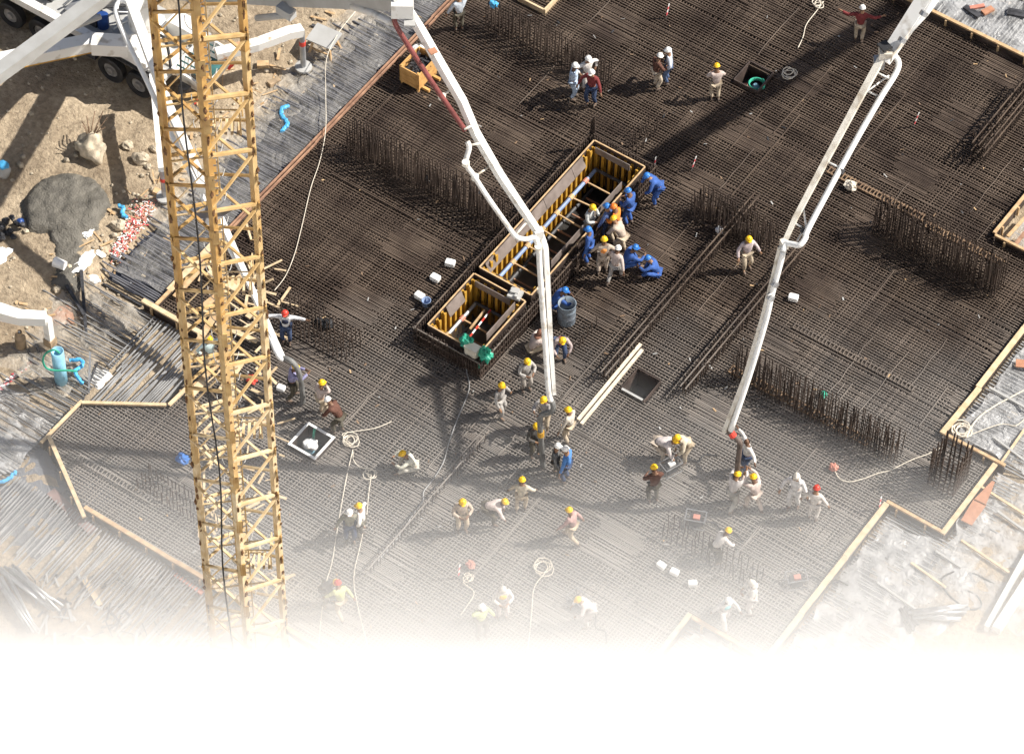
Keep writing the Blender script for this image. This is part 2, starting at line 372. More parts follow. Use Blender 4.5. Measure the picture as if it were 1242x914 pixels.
edge('slanting pale edge board below the standing blue pipe', (-10.15, -8.35), (-10.15, -10.3), 'pale', 0.12, 0.09, 5, seed=6)
edge('steep pale edge board at the left corner of the mat', (-10.12, -10.0), (-7.35, -11.75), 'pale', 0.16, 0.12, 5, seed=7)
edge('long pale edge board running under the crane mast into the mist', (-7.6, -11.42), (9.2, -11.42), 'tan', 0.1, 0.13, 4, seed=8)
edge('bright orange tan edge board under the white plastic at the upper right', (1.0, 20.47), (12.0, 20.47), 'tan', 0.26, 0.12, 3.5, seed=9)
edge('long thick pale edge board beside the coil of white rope', (11.98, 13.2), (11.98, 5.6), 'pale', 0.16, 0.17, 2.6, seed=10)
edge('pale edge board behind the round cage of column bars', (12.06, 5.66), (14.15, 5.66), 'tan', 0.18, 0.10, 5, seed=11)
edge('pale edge board beside the long orange plywood strip', (13.88, 5.55), (13.88, 2.4), 'pale', 0.16, 0.15, 3.4, seed=12)
edge('thin pale edge board at the foot of the mat corner holding the column cage', (11.9, 2.48), (13.8, 2.48), 'tan', 0.16, 0.10, 5, seed=13)
edge('long thick pale edge board running down into the mist at the right', (11.95, 2.4), (11.95, -4.3), 'pale', 0.16, 0.17, 2.8, seed=14)
edge('pale edge board in thick mist, falling to the right', (9.4, -4.38), (11.85, -4.38), 'tan', 0.16, 0.12, 3, seed=15)
edge('pale edge board in thick mist, falling to the left', (9.3, -4.3), (9.3, -9.5), 'pale', 0.16, 0.14, 3, seed=16)
edge('orange tan edge of the recess at the right border, rising side', (9.31, 13.36), (9.31, 16.6), 'tan', 0.2, 0.10, 4, seed=17)
edge('orange tan edge of the recess at the right border, falling side', (9.36, 13.32), (11.9, 13.32), 'tan', 0.2, 0.09, 4, seed=18)

# ------------------------------------------------------------------ bars running out beyond the edges, membrane and polythene below and above them
def strip(p, q, out, ln, pitch, m, z=-0.10, r=0.02, seed=0, rag=0.35, skew=0.03, label=''):
    rnd = random.Random(seed); p, q, out = Vector((*p, 0)), Vector((*q, 0)), Vector((*out, 0)).normalized(); d = (q - p).normalized(); s = 0.05; L = (q - p).length; mb = MB()
    while s < L:
        if rnd.random() > 0.05:
            l = ln + rnd.gauss(0, rag) * (1 if rnd.random() < .7 else 2); a = p + d * (s + rnd.gauss(0, pitch * .12)) + out * 0.06 + UP * (z + rnd.uniform(0, .03)); b = a + out * max(0.3, l) + d * rnd.gauss(0, skew * 1.3) + UP * rnd.uniform(-.05, .05)
            mb.beam(a, b, r * 2, r * 2)
        s += pitch
    o = mb.build('protruding_bars', m, kind='stuff'); o['label'] = label; o['category'] = 'bars'
def sheet(name, x0, y0, x1, y1, z, m, label, cat='plastic sheet', amp=0.06, seed=0, rag=0.35, step=0.14):
    """a crumpled sheet with a torn outline lying on the place"""
    nx, ny = max(2, int((x1 - x0) / step)), max(2, int((y1 - y0) / step)); mb = MB()
    for j in range(ny + 1):
        for i in range(nx + 1):
            u, v = i / nx, j / ny; x, y = x0 + (x1 - x0) * u, y0 + (y1 - y0) * v
            n = noise.noise(Vector((x * 1.1, y * 1.1, seed))) + 0.6 * noise.noise(Vector((x * 3.1, y * 3.1, seed + 5)))
            cr = abs(noise.noise(Vector((x * 2.2, y * 1.6, seed + 9))))
            zz = z + amp * (n * 0.5 + (0.5 - cr))
            ex = rag * noise.noise(Vector((x * 1.3, y * 1.3, seed + 20)))
            mb.v.append((x + ex * (2 * u - 1), y + ex * (2 * v - 1), zz))
    for j in range(ny):
        for i in range(nx): mb.f.append((j * (nx + 1) + i, j * (nx + 1) + i + 1, (j + 1) * (nx + 1) + i + 1, (j + 1) * (nx + 1) + i)); mb.m.append(0)
    return tag(mb.build(name, m, smooth=True), label, cat)
# left, along the sand
sheet('membrane', -12.7, -3.9, -10.66, 13.6, -0.28, M['membrane'], 'blue black membrane strip under dark bars along the sand', amp=0.05, seed=1, rag=0.15)
sheet('polythene', -12.5, -3.6, -10.75, 13.4, -0.02, M['film_dust'], 'thin dusty film over the dark bars along the sand', amp=0.08, seed=41, rag=0.25)
strip((-10.66, -4.0), (-10.66, 13.6), (-1, 0), 1.95, 0.092, M['strip_bar'], -0.12, 0.021, 3, 0.22, 0.05, 'dark bars running out over the membrane beside the sand')
sheet('polythene', -13.6, -1.5, -12.2, 12.8, -0.13, M['film_white'], 'dusty white polythene along the ends of the dark bars on the sand', amp=0.10, seed=4, rag=0.5)
sheet('polythene', -14.2, -12.6, -10.4, -9.0, -0.20, M['film'], 'clear dusty polythene over the bars left of the slanting board', amp=0.14, seed=31, rag=0.5)
sheet('polythene', -13.9, -8.6, -10.8, -4.3, -0.16, M['film_white'], 'crumpled white polythene between the standing blue pipe and the mat', amp=0.14, seed=6, rag=0.5)
strip((-10.5, -4.3), (-8.6, -4.3), (0, -1), 2.4, 0.11, M['grey_bar'], -0.14, 0.018, 5, 0.4, 0.05, 'pale bars running down from the thick blunt board')
strip((-8.0, -7.2), (-10.1, -8.5), (0, 1), 1.9, 0.11, M['grey_bar'], -0.10, 0.018, 6, 0.3, 0.05, 'pale bars running up from the level edge board')
strip((-10.25, -10.2), (-10.25, -4.4), (-1, 0), 2.2, 0.11, M['pale_bar'], -0.14, 0.018, 7, 0.5, 0.08, 'dark bars running out left of the slanting board')
sheet('membrane', -12.6, -14.3, -7.4, -10.4, -0.31, M['membrane_grey'], 'grey membrane under the bars at the lower left corner', amp=0.05, seed=8, rag=0.3)
strip((-10.2, -11.5), (9.0, -11.5), (0, -1), 2.7, 0.115, M['grey_bar'], -0.16, 0.02, 9, 0.45, 0.06, 'pale bars running down left from the long edge board into the mist')
strip((-10.3, -13.2), (-10.2, -10.2), (-1, 0), 1.9, 0.12, M['pale_bar'], -0.18, 0.018, 10, 0.5, 0.1, 'ragged dark bars at the far left corner of the mat')
# right
RS = [((0.6, 20.55), (12.0, 20.55), (0, 1), 2.3, 'bars under shiny plastic beyond the orange tan board', 11),
      ((12.06, 5.75), (12.06, 13.2), (1, 0), 3.0, 'bars under plastic beside the coil of white rope', 12),
      ((13.97, 2.5), (13.97, 5.5), (1, 0), 3.0, 'bars under plastic around the orange plywood strip', 13),
      ((12.04, -4.3), (12.04, 2.4), (1, 0), 2.4, 'bars under plastic right of the long thick board in the mist', 14),
      ((9.35, -6.5), (9.35, -4.45), (1, 0), 2.3, 'bars in thick mist below the falling board', 15)]
for p, q, n, l, lab, sd in RS:
    strip(p, q, n, l, 0.125, M['grey_bar'], -0.11, 0.02, sd, 0.35, 0.05, lab)
sheet('membrane', 0.4, 20.6, 12.2, 23.0, -0.30, M['membrane'], 'blue black membrane below the shiny plastic at the upper right', seed=15)
sheet('membrane', 12.1, 5.8, 15.4, 13.3, -0.30, M['membrane'], 'dark membrane below the plastic beside the rope coil', seed=16)
sheet('membrane', 14.0, 0.6, 17.2, 5.6, -0.30, M['membrane'], 'dark membrane below the plastic beside the plywood strip', seed=17)
sheet('membrane', 12.05, -5.5, 14.6, 2.3, -0.31, M['membrane'], 'dark membrane below the plastic at the lower right', seed=18)
sheet('polythene', 0.8, 20.65, 11.9, 22.9, -0.05, M['film'], 'shiny clear polythene over bars beyond the orange tan board', amp=0.16, seed=21)
sheet('polythene', 12.3, 5.9, 16.4, 12.9, -0.05, M['film'], 'shiny clear polythene around the coil of white rope', amp=0.16, seed=22)
sheet('polythene', 14.1, 0.8, 17.6, 5.4, -0.05, M['film'], 'shiny clear polythene right of the orange plywood strip', amp=0.16, seed=23)
sheet('polythene', 12.2, -4.9, 15.6, 2.1, -0.05, M['film'], 'crumpled clear polythene above the pile of grey pipes', amp=0.2, seed=24)
sheet('polythene', 9.5, -6.6, 11.8, -4.5, -0.05, M['film'], 'clear polythene in thick mist below the falling board', amp=0.15, seed=25)
sheet('polythene', 9.5, 13.5, 11.9, 16.5, -0.3, M['film'], 'clear polythene in the recess at the right border', amp=0.15, seed=26)

# ------------------------------------------------------------------ starter bars standing out of the mat
def row(label, p, q, h, pitch=0.15, rows=2, gap=0.32, rail=True, seed=0, m='rebar_dark', cat='starter bars', r=0.0125, low=-0.3):
    rnd = random.Random(seed); p, q = Vector((p[0], p[1], 0)), Vector((q[0], q[1], 0)); d = (q - p).normalized(); n = Vector((-d.y, d.x, 0)); L = (q - p).length
    root = empty('starter_bar_row', p, 0, label, cat); mb = MB()
    for k in range(rows):
        s = 0.0
        while s <= L:
            b = d * (s + rnd.gauss(0, .015)) + n * (k * gap); hh = h * rnd.uniform(0.86, 1.06)
            mb.beam(b + UP * low, b + UP * hh + d * rnd.gauss(0, .03) + n * rnd.gauss(0, .03), 2 * r, 2 * r); s += pitch
    mb.build('upright_bars', M[m], root, kind='stuff')
    if rail:
        for z in ([h * 0.9] if h < 1.0 else [h * 0.45, h * 0.85]):
            for k in range(rows):
                mb = MB(); mb.beam(d * -0.2 + n * (k * gap - 0.035) + UP * z, d * (L + .2) + n * (k * gap - 0.035) + UP * z, .034, .034)
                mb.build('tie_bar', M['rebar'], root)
    return root
def prow(label, a, b, h, **kw):
    A, B = at(*a), at(*b)
    if abs(A.x - B.x) > abs(A.y - B.y): B.y = A.y
    else: B.x = A.x
    return row(label, A, B, h, **kw)
prow('dense row of dark upright bars between the reddish rails and the pit', (420, 183), (612, 285), 1.3, pitch=.10, rows=3, gap=.22, rail=False, seed=1)
prow('dark upright bars above the men in white helmets', (588, 34), (735, 108), 1.15, pitch=.14, rows=3, gap=.2, rail=False, seed=2)
prow('long low row of bars with a pale tie bar, right of the pit', (737, 462), (915, 254), 0.6, pitch=.12, rows=2, gap=.18, seed=4)
prow('low row of bars with a pale tie bar passing under the right boom', (833, 480), (970, 316), 0.65, pitch=.11, rows=2, gap=.18, seed=5)
prow('low row of bars at the foot of the pit, running down to the mist', (450, 694), (588, 536), 0.45, pitch=.17, rows=1, seed=6)
prow('tall double row of upright bars in the middle right of the mat', (1056, 283), (1208, 360), 1.45, pitch=.09, rows=4, gap=.2, rail=False, seed=8)
prow('long double row of upright bars right of the right boom tip', (888, 458), (1088, 558), 1.3, pitch=.09, rows=3, gap=.2, rail=False, seed=9)
prow('row of upright bars at the right border near the recess', (1193, 196), (1262, 113), 1.0, pitch=.10, rows=3, gap=.22, seed=10)
prow('scattered upright bars around the man in the red helmet', (333, 392), (424, 442), 0.85, pitch=.17, rows=3, gap=.4, rail=False, seed=11, r=.012)
prow('short upright bars beside the lone man in yellow helmet near the right boom', (838, 262), (940, 300), 1.0, pitch=.10, rows=4, gap=.22, rail=False, seed=12, r=.0125)
prow('upright bars right of the white foam blocks in the mist', (803, 650), (915, 712), 0.7, pitch=.17, rows=2, gap=.4, rail=False, seed=13, r=.012)
prow('low dense bars behind the lower part of the crane mast', (165, 590), (262, 642), 0.45, pitch=.13, rows=3, gap=.3, rail=False, seed=14, r=.012)
prow('few short bars beside the white planks', (696, 428), (724, 396), 0.5, pitch=.25, rows=1, rail=False, seed=15)
prow('few short bars at the far right of the pit', (764, 196), (800, 158), 0.6, pitch=.2, rows=2, rail=False, seed=16)

def column_cage():
    c = at(1149, 583); r = empty('column_cage', c, 0, 'square cage of column bars standing in the right corner of the mat', 'rebar cage')
    mb = MB(); w = 0.42; h = 1.7
    for i in range(6):
        t = -w + 2 * w * i / 5
        for x, y in ((t, -w), (t, w), (-w, t), (w, t)): mb.beam((x, y, -.3), (x + random.gauss(0, .02), y + random.gauss(0, .02), h * random.uniform(.92, 1.05)), .04, .04)
    mb.build('upright_bars', M['rebar_dark'], r, kind='stuff')
    for k in range(7):
        z = 0.12 + k * 0.2; s = MB()
        for a, b in (((-w, -w), (w, -w)), ((w, -w), (w, w)), ((w, w), (-w, w)), ((-w, w), (-w, -w))): s.beam((a[0] * 1.07, a[1] * 1.07, z), (b[0] * 1.07, b[1] * 1.07, z), .024, .024)
        s.build('stirrup', M['rebar_dark'], r)
column_cage()
def rung_track(label, a, b, w=0.3, seed=0, m='rebar_rust', pitch=.13):
    A, B = at(*a), at(*b); B.y = A.y; L = B.x - A.x; r = empty('bar_spacer', A, 0, label, 'bar spacer')
    rnd = random.Random(seed)
    for y in (-w / 2, w / 2):
        mb = MB(); mb.beam((0, y, .03), (L, y, .03), .04, .04); mb.build('rail_bar', M[m], r)
    mb = MB(); s = 0.05
    while s < L:
        mb.beam((s, -w / 2 - .03, .062), (s + rnd.gauss(0, .02), w / 2 + .03, .062 + rnd.uniform(0, .03)), .03, .03); s += pitch
    mb.build('rungs', M[m], r, kind='stuff')
rung_track('rusty bar spacer lying like a ladder under the right boom', (1004, 206), (1118, 270), .22, 1)
rung_track('rusty bar spacer running on towards the right border', (1122, 272), (1215, 322), .2, 2)
rung_track('pair of orange rusty bars laid beside the long double row of upright bars', (885, 447), (1056, 536), .26, 3)
rung_track('rusty bar spacer in front of the foam block at the right boom', (962, 395), (1110, 470), .18, 4, 'rebar')
rung_track('bar spacer in the mat left of the crouching man in the mist', (95, 555), (190, 606), .2, 5, 'rebar')

# loose shiny bars lying across the mat
LB = [((335, 585), (350, 560)), ((700, 535), (731, 498)), ((800, 372), (868, 300)), ((1116, 172), (1170, 100)), ((905, 35), (960, 8)), ((545, 210), (575, 175)), ((615, 188), (668, 198)), ((740, 480), (760, 455))]
for i, (a, b) in enumerate(LB[:0]): pass
mb = MB(); rnd = random.Random(5)
for i in range(45):
    x, y = rnd.uniform(-10, 11.5), rnd.uniform(-11, 20)
    ax = rnd.random() < .65; l = rnd.uniform(1.0, 4.5)
    e = (x + (0 if ax else l), y + (l if ax else 0))
    if inside(x, y, .2) and inside(*e, .2) and not (-3.6 < x < -.4 and -1 < y < 9.4) and not (-3.6 < e[0] < -.4 and -1 < e[1] < 9.4):
        mb.beam((x, y, .028), (e[0] + rnd.gauss(0, .03), e[1] + rnd.gauss(0, .03), .028), .028, .028)
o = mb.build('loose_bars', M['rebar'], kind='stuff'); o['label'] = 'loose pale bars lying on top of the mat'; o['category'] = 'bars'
# ------------------------------------------------------------------ recess formwork
def pit():
    x0, y0, x1, y1 = PIT; top, dep = 0.75, -1.25; T = 0.03
    def cell(ya, yb, label, seed):
        rnd = random.Random(seed)
        r = empty('pit_formwork', (x0, ya, 0), 0, label, 'formwork'); o = Vector((x0, ya, 0))
        def bx(name, c, s, m):
            mb = MB(); mb.box(Vector(c) - o, s); return mb.build(name, M[m], r)
        H = top - dep; zc = (top + dep) / 2; yc = (ya + yb) / 2; L = yb - ya; Wd = x1 - x0; xc = (x0 + x1) / 2
        bx('panel', (x0, yc, zc), (T, L, H), 'ply'); bx('panel', (x1, yc, zc), (T, L, H), 'ply')
        bx('panel', (xc, ya, zc), (Wd - T, T, H), 'ply'); bx('panel', (xc, yb, zc), (Wd - T, T, H), 'ply')
        bx('floor', (xc, yc, dep), (Wd - T, L - T, .03), 'pit_shade')  # black floor put in to stand for the shade deep in the pit
        # pale cut edges of the panels
        for c, s in (((x0, yc, top + .012), (.045, L, .024)), ((x1, yc, top + .012), (.045, L, .024)), ((xc, ya, top + .013), (Wd - .05, .045, .024)), ((xc, yb, top + .013), (Wd - .05, .045, .024))):
            bx('rim_strip', c, s, 'timber')
        # upright yellow beams on the inside
        bm = MB(); bm.box((0, 0, -.1), (.035, .10, 1.7)); bm.box((.06, 0, -.1), (.08, .03, 1.7)); bm.box((.12, 0, -.1), (.04, .10, 1.7)); beam = bm.mesh('timber_beam', M['h20'])
        def put(x, y, z, rz, s=1):
            b = bpy.data.objects.new('timber_beam', beam); COL.objects.link(b); b.parent = r; b.location = Vector((x, y, z)) - o; b.rotation_euler = (0, 0, rz); b.scale = (1, 1, s)
        n = int(L / .27)
        for i in range(n):
            y = ya + .16 + (L - .3) * i / max(1, n - 1)
            up = rnd.choice((0, .05, .1)) if (i < 3 or i > n - 4) else -.28
            put(x0 + .04, y, -.12 + up + rnd.uniform(-.03, .03), 0)
            put(x1 - .04, y, -.16 if (i < 2 or i > n - 4) else -.5, pi)
        k = int(Wd / .27)
        for i in range(k):
            x = x0 + .2 + (Wd - .4) * i / (k - 1)
            put(x, yb - .04, -.14, -pi / 2); put(x, ya + .04, -.14, pi / 2)
        # brown planks covering the beam heads
        s = ya + (.9 if L < 3 else .25)
        while s < yb - .9:
            e = min(yb - .75, s + rnd.uniform(1.5, 2.1))
            mb = MB(); mb.beam(Vector((x0 + .13, s, top - .22)) - o, Vector((x0 + .13, e - .02, top - .22)) - o, .025, .42, up=(-.42, 0, 1)); mb.build('cover_plank', M['ply_grey'], r); s = e
        bx('cover_plank', (xc - .12, yb - .22, top - .13), (Wd * .68, .025, .28), 'ply_grey')
        bx('cover_plank', (x1 - .22, yc + .2, top - .10), (.025, L * .62, .40), 'ply_grey')
        # walers and cross ties
        mb = MB(); mb.tube([Vector((x0 + .33, ya + .3, -.12)) - o, Vector((x0 + .33, yb - .35, -.12)) - o], .065, 8); mb.build('waler', M['blue_steel' if L > 3 else 'steel'], r)
        mb = MB(); mb.tube([Vector((x1 - .33, ya + .3, -.12)) - o, Vector((x1 - .33, yb - .35, -.12)) - o], .065, 8); mb.build('waler', M['blue_steel'], r)
        mb = MB(); mb.tube([Vector((x0 + .3, yb - .36, -.10)) - o, Vector((x1 - .3, yb - .36, -.10)) - o], .06, 8); mb.build('waler', M['dark'], r)
        mb = MB(); mb.tube([Vector((x0 + .33, ya + .3, -.92)) - o, Vector((x0 + .33, yb - .35, -.92)) - o], .06, 8); mb.build('waler', M['dark'], r)  # lower waler coloured dark for the shade at its depth
        y = ya + .55
        while y < yb - .4:
            mb = MB(); mb.tube([Vector((x0 + .33, y - .09, -.12)) - o, Vector((x0 + .33, y + .09, -.12)) - o], .085, 8); mb.build('coupler', M['coral' if rnd.random() < .6 else 'timber'], r)
            mb = MB(); mb.beam(Vector((x0 + .36, y, -.13)) - o, Vector((x1 - .36, y + rnd.gauss(0, .04), -.13)) - o, .045, .045); mb.build('cross_tie', M['timber'], r)
            mb = MB(); mb.beam(Vector((x0 + .36, y, -.92)) - o, Vector((x1 - .36, y, -.92)) - o, .045, .045); mb.build('cross_tie', M['timber_red'], r)
            y += .82
        return r
    M['pit_shade'] = mat('black_pit_shade', (0.022, 0.02, 0.018), .8, var=.3, scale=4)
    M['coral'] = mat('coral_painted_steel', (0.55, 0.22, 0.16), 0.5, var=.1)
    M['ply_grey'] = mat('worn_film_plywood', (0.235, 0.195, 0.175), 0.5, col2=(0.16, 0.13, 0.115), scale=3)
    cell(y0, 2.18, 'short yellow beamed formwork box at the near end of the pit', 1)
    cell(2.48, y1, 'long yellow beamed formwork box at the far end of the pit', 2)
    # steel cage round the recess
    r = empty('pit_cage', (x0, y0, 0), 0, 'dark cage of upright bars wrapped round the yellow formwork pit', 'rebar cage'); o = Vector((x0, y0, 0)); g = .30; rnd = random.Random(8)
    xa, xb, yaa, ybb = x0 - g, x1 + g - .05, y0 - g, y1 + g - .05
    for (p, q) in (((xa, yaa), (xa, ybb)), ((xa, ybb), (xb, ybb)), ((xb, ybb), (xb, yaa)), ((xb, yaa), (xa, yaa))):
        p, q = Vector((*p, 0)), Vector((*q, 0)); d = (q - p).normalized(); L = (q - p).length; mb = MB(); s = 0
        while s < L:
            for off in (0, .09):
                b = p + d * (s + rnd.gauss(0, .012)) - o; nn = Vector((-d.y, d.x, 0)) * -off
                mb.beam(b + nn + UP * -.5, b + nn + UP * (.70 + rnd.uniform(-.05, .08)), .034, .034)
            s += .11
        mb.build('upright_bars', M['rebar_dark'], r, kind='stuff')
        for z in (.12, .4, .70):
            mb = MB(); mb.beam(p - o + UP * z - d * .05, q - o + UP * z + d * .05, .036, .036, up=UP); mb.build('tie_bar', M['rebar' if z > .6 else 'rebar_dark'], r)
    mb = MB()
    for k in range(5): mb.beam((xa - o.x + .03 * k, ybb - o.y + .02 * k, .2), (xa - o.x + .03 * k, ybb - o.y, 1.25 + .08 * k), .034, .034)
    mb.build('corner_bars', M['rebar_dark'], r, kind='stuff')
    # loose things lying in and on the pit
    def stick(name, label, cat, a, b, za, zb, w, m):
        A, B = at(*a, za), at(*b, zb); mb = MB(); c = (A + B) / 2; mb.beam(A - c, B - c, w, w); t = mb.build(name, M[m]); t.location = c; return tag(t, label, cat)
    stick('timber_batten', 'pale batten leaning inside the short formwork box', 'timber', (570, 399), (588, 376), -.05, .1, .06, 'timber')
    for i in range(7):
        a = (569 + 3.72 * i, 409 - 4.73 * i); b = (569 + 3.72 * (i + 1), 409 - 4.73 * (i + 1))
        if i == 0: pr = empty('striped_pole', at(*a, .1), 0, 'red and white striped pole across the short formwork box', 'pole'); oo = at(*a, .1)
        mb = MB(); mb.tube([at(*a, .1) - oo, at(*b, .1) - oo], .03, 6); mb.build('band', M['red' if i % 2 == 0 else 'whiteplastic'], pr)
    bx = at(573, 427, .75); r = empty('control_box', bx, 0, 'cream box wrapped with green netting at the near corner of the pit', 'box')
    mb = MB(); mb.box((0, 0, 0.08), (.42, .26, .36)); mb.box((0, 0, .275), (.46, .30, .03)); mb.box((0, -.135, .08), (.36, .012, .28)); mb.build('casing', M['cream'], r)
    for dx, dz, s in ((-.28, .22, 1), (.42, .12, 2)):
        mb = MB(); mb.blob((dx, .1, dz), (.22, .16, .26), s, .8, 14, 10, 3.0); mb.build('netting', M['green'], r)
    mb = MB(); mb.tube(catmull([(.38, .0, .05), (.36, -.1, -.25), (.33, -.12, -.45)], 4), [.07] * 9, 6); mb.build('netting', M['green'], r)
    hp = [at(758, 238, .1), at(735, 262, .12), at(712, 289, .08), at(690, 312, .1), at(667, 340, .06), at(640, 370, .1), at(615, 395, .12), at(592, 424, .05)]
    mb = MB(); mb.tube(catmull([p - hp[0] for p in hp], 4), .035, 6); t = mb.build('green_rope', M['green_lt'], None); t.location = hp[0]; tag(t, 'bright green rope stretched along the right side of the pit', 'rope')
    c = at(625, 357, .82); mb = MB(); mb.box((0, 0, 0), (.42, .36, .1), .2); mb.box((-.05, .05, .09), (.25, .2, .09), .3); mb.box((.1, -.1, .08), (.1, .1, .12), .1); t = mb.build('steel_bracket', M['grey_paint']); t.location = c; tag(t, 'grey steel bracket lying on the wall between the two formwork boxes', 'bracket')
M['cream'] = mat('cream_plastic', (0.66, 0.62, 0.52), .5, var=.05)
M['green_lt'] = mat('bright_green_rope', (0.06, 0.50, 0.30), .6, var=.1)
pit()
# ------------------------------------------------------------------ crane mast
def crane():
    base = at(305, 812); r0 = 1.13; ro = radians(5)
    H = 44.0
    nd = (-FH * cos(ro) + RT * sin(ro)) * r0; rd = (RT * cos(ro) + FH * sin(ro)) * r0
    off = {'N': nd, 'R': rd, 'F': -nd, 'L': -rd}
    root = empty('tower_crane_mast', base, 0, 'tall ochre yellow lattice crane mast with peeling paint at the left', 'crane mast')
    def proj_y(p):
        d = p - CAM; w = d.dot(FWD); u, v = FPX * d.dot(RT) / w, FPX * d.dot(DWN) / w
        return 457 - sin(RO) * u + cos(RO) * v
    def zat(leg, y):
        lo, hi = -20.0, 60.0
        for _ in range(50):
            m = (lo + hi) / 2
            if proj_y(base + off[leg] + UP * m) > y: lo = m
            else: hi = m
        return lo
    hit = 0.075
    for k in 'NRFL':
        flats = []; inward = -off[k].normalized(); s1 = (inward.cross(UP)).normalized()
        d1 = (off['R'] - off['N']).normalized() if k in 'N' else None
        # L section: two flat legs along the two faces meeting at this corner
        nb = {'N': ('L', 'R'), 'R': ('N', 'F'), 'F': ('R', 'L'), 'L': ('F', 'N')}[k]
        for q in nb:
            d = (off[q] - off[k]).normalized(); c = off[k] + d * 0.08; nrm = d.cross(UP)
            flats.append((d, nrm))
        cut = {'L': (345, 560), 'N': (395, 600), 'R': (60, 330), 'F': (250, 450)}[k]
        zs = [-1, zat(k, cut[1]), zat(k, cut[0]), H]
        for i, mm in enumerate(('crane_cream', 'crane_pale', 'crane')):  # lower sections paler, with the white haze put into the paint colour
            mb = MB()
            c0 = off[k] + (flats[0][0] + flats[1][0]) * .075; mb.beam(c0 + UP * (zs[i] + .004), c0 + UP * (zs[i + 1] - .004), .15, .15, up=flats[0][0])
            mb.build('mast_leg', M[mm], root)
    # lattice, read from the photograph one bay at a time
    bay = (zat('L', 15.7) - zat('L', 634)) / 10
    top = H - .5
    def mem(name, a, za, b, zb, w, m):
        A = off[a] * .97 + UP * za; B = off[b] * .97 + UP * zb
        mb = MB(); mb.beam(A, B, w, w); mb.build(name, m, root)
    yz = {('L', 15): zat('L', 15), ('N', 15): zat('N', 15), ('L', 24): zat('L', 24), ('N', 79): zat('N', 79), ('F', 4): zat('F', 4), ('R', 4): zat('R', 4), ('F', 18): zat('F', 18), ('R', 68): zat('R', 68),
          ('N', 49): zat('N', 49), ('R', 41): zat('R', 41), ('N', 43): zat('N', 43), ('R', -30): zat('R', -30), ('L', 51): zat('L', 51), ('F', 41): zat('F', 41), ('L', 83): zat('L', 83), ('F', 38): zat('F', 38)}
    MEM = [('L', 15, 'N', 15, .068, 'crane'), ('L', 24, 'N', 79, .068, 'crane'), ('F', 4, 'R', 4, .06, 'crane_mix'), ('F', 18, 'R', 68, .06, 'crane_pale'),
           ('N', 49, 'R', 41, .08, 'crane_pale'), ('N', 43, 'R', -30, .065, 'crane_pale'), ('L', 51, 'F', 41, .075, 'crane_mix'), ('L', 83, 'F', 38, .065, 'crane_mix')]
    zmin = -0.5
    for i in range(-5, 22):
        for a, ya, b, yb, w, m in MEM:
            za, zb = yz[(a, ya)] - bay * i, yz[(b, yb)] - bay * i
            if min(za, zb) < zmin or max(za, zb) > top: continue
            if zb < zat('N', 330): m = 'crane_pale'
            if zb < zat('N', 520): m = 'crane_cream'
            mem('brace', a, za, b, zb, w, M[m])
    # inner bracing across the mast, one frame to each bay, and small landings with handrails
    for i in range(-5, 22):
        z = yz[('N', 15)] - bay * i - .3
        if not (0.3 < z < top): continue
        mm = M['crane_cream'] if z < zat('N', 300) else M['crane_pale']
        mb = MB(); mb.beam(off['L'] * .93 + UP * z, off['R'] * .93 + UP * (z + .25), .04, .04); mb.build('cross_brace', mm, root)
        mb = MB(); mb.beam(off['N'] * .93 + UP * (z + .5), off['F'] * .93 + UP * (z + .1), .035, .035); mb.build('cross_brace', mm, root)
        mb = MB(); mb.beam(off['L'] * .9 + UP * (z + .4), off['F'] * .5 + off['N'] * .1 + UP * (z + 1.3), .03, .03); mb.build('cross_brace', mm, root)
        if i % 3 == 0:
            mb = MB(); c0 = off['F'] * .25 + off['R'] * .35 + UP * (z + .9)
            for q in range(6): mb.beam(c0 + RT * (-.4 + q * .15) - FH * .3, c0 + RT * (-.4 + q * .15) + FH * .3, .07, .03)
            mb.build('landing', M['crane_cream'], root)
            mb = MB()
            for a, b in ((-.42, -.3), (.42, -.3), (.42, .3)): mb.beam(c0 + RT * a + FH * b, c0 + RT * a + FH * b + UP * .9, .03, .03)
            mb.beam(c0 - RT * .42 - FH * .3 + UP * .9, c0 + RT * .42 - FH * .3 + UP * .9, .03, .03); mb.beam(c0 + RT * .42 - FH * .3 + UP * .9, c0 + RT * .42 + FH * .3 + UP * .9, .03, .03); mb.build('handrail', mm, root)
    # gusset plates and bolts
    gm = MB(); rnd = random.Random(2)
    for i in range(-5, 22):
        for a, y in (('N', 15), ('N', 79), ('R', 4), ('R', 41), ('L', 15), ('F', 18)):
            z = yz.get((a, y), zat(a, y)) - bay * i
            if zmin < z < top:
                nb = {'N': 'R', 'R': 'N', 'L': 'N', 'F': 'R'}[a]; d = (off[nb] - off[a]).normalized()
                gm.beam(off[a] * 1.012 + d * .05 + UP * (z - .13), off[a] * 1.012 + d * .05 + UP * (z + .13), .15, .035, up=off[a])
    gm.build('gusset_plates', M['crane_mix'], root, kind='stuff')
    rm = MB()
    for k in 'NRL':
        z = 0
        while z < top:
            z += rnd.uniform(.25, .9); d = (off[{'N': 'R', 'R': 'N', 'L': 'N'}[k]] - off[k]).normalized()
            rm.blob(off[k] * 1.015 + d * rnd.uniform(.02, .15) + UP * z, (rnd.uniform(.02, .05), rnd.uniform(.02, .05), rnd.uniform(.03, .16)), rnd.random() * 9, .9, 7, 6, 2.5)
    rm.build('bolt_heads', M['crane_rust'], root, kind='stuff')
    # ladder inside
    lp = off['F'] * .45 + off['N'] * .12; lx = RT
    for s in (-.17, .17):
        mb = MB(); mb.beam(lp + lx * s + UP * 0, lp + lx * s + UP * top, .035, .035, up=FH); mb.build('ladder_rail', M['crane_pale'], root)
    mb = MB(); z = .2
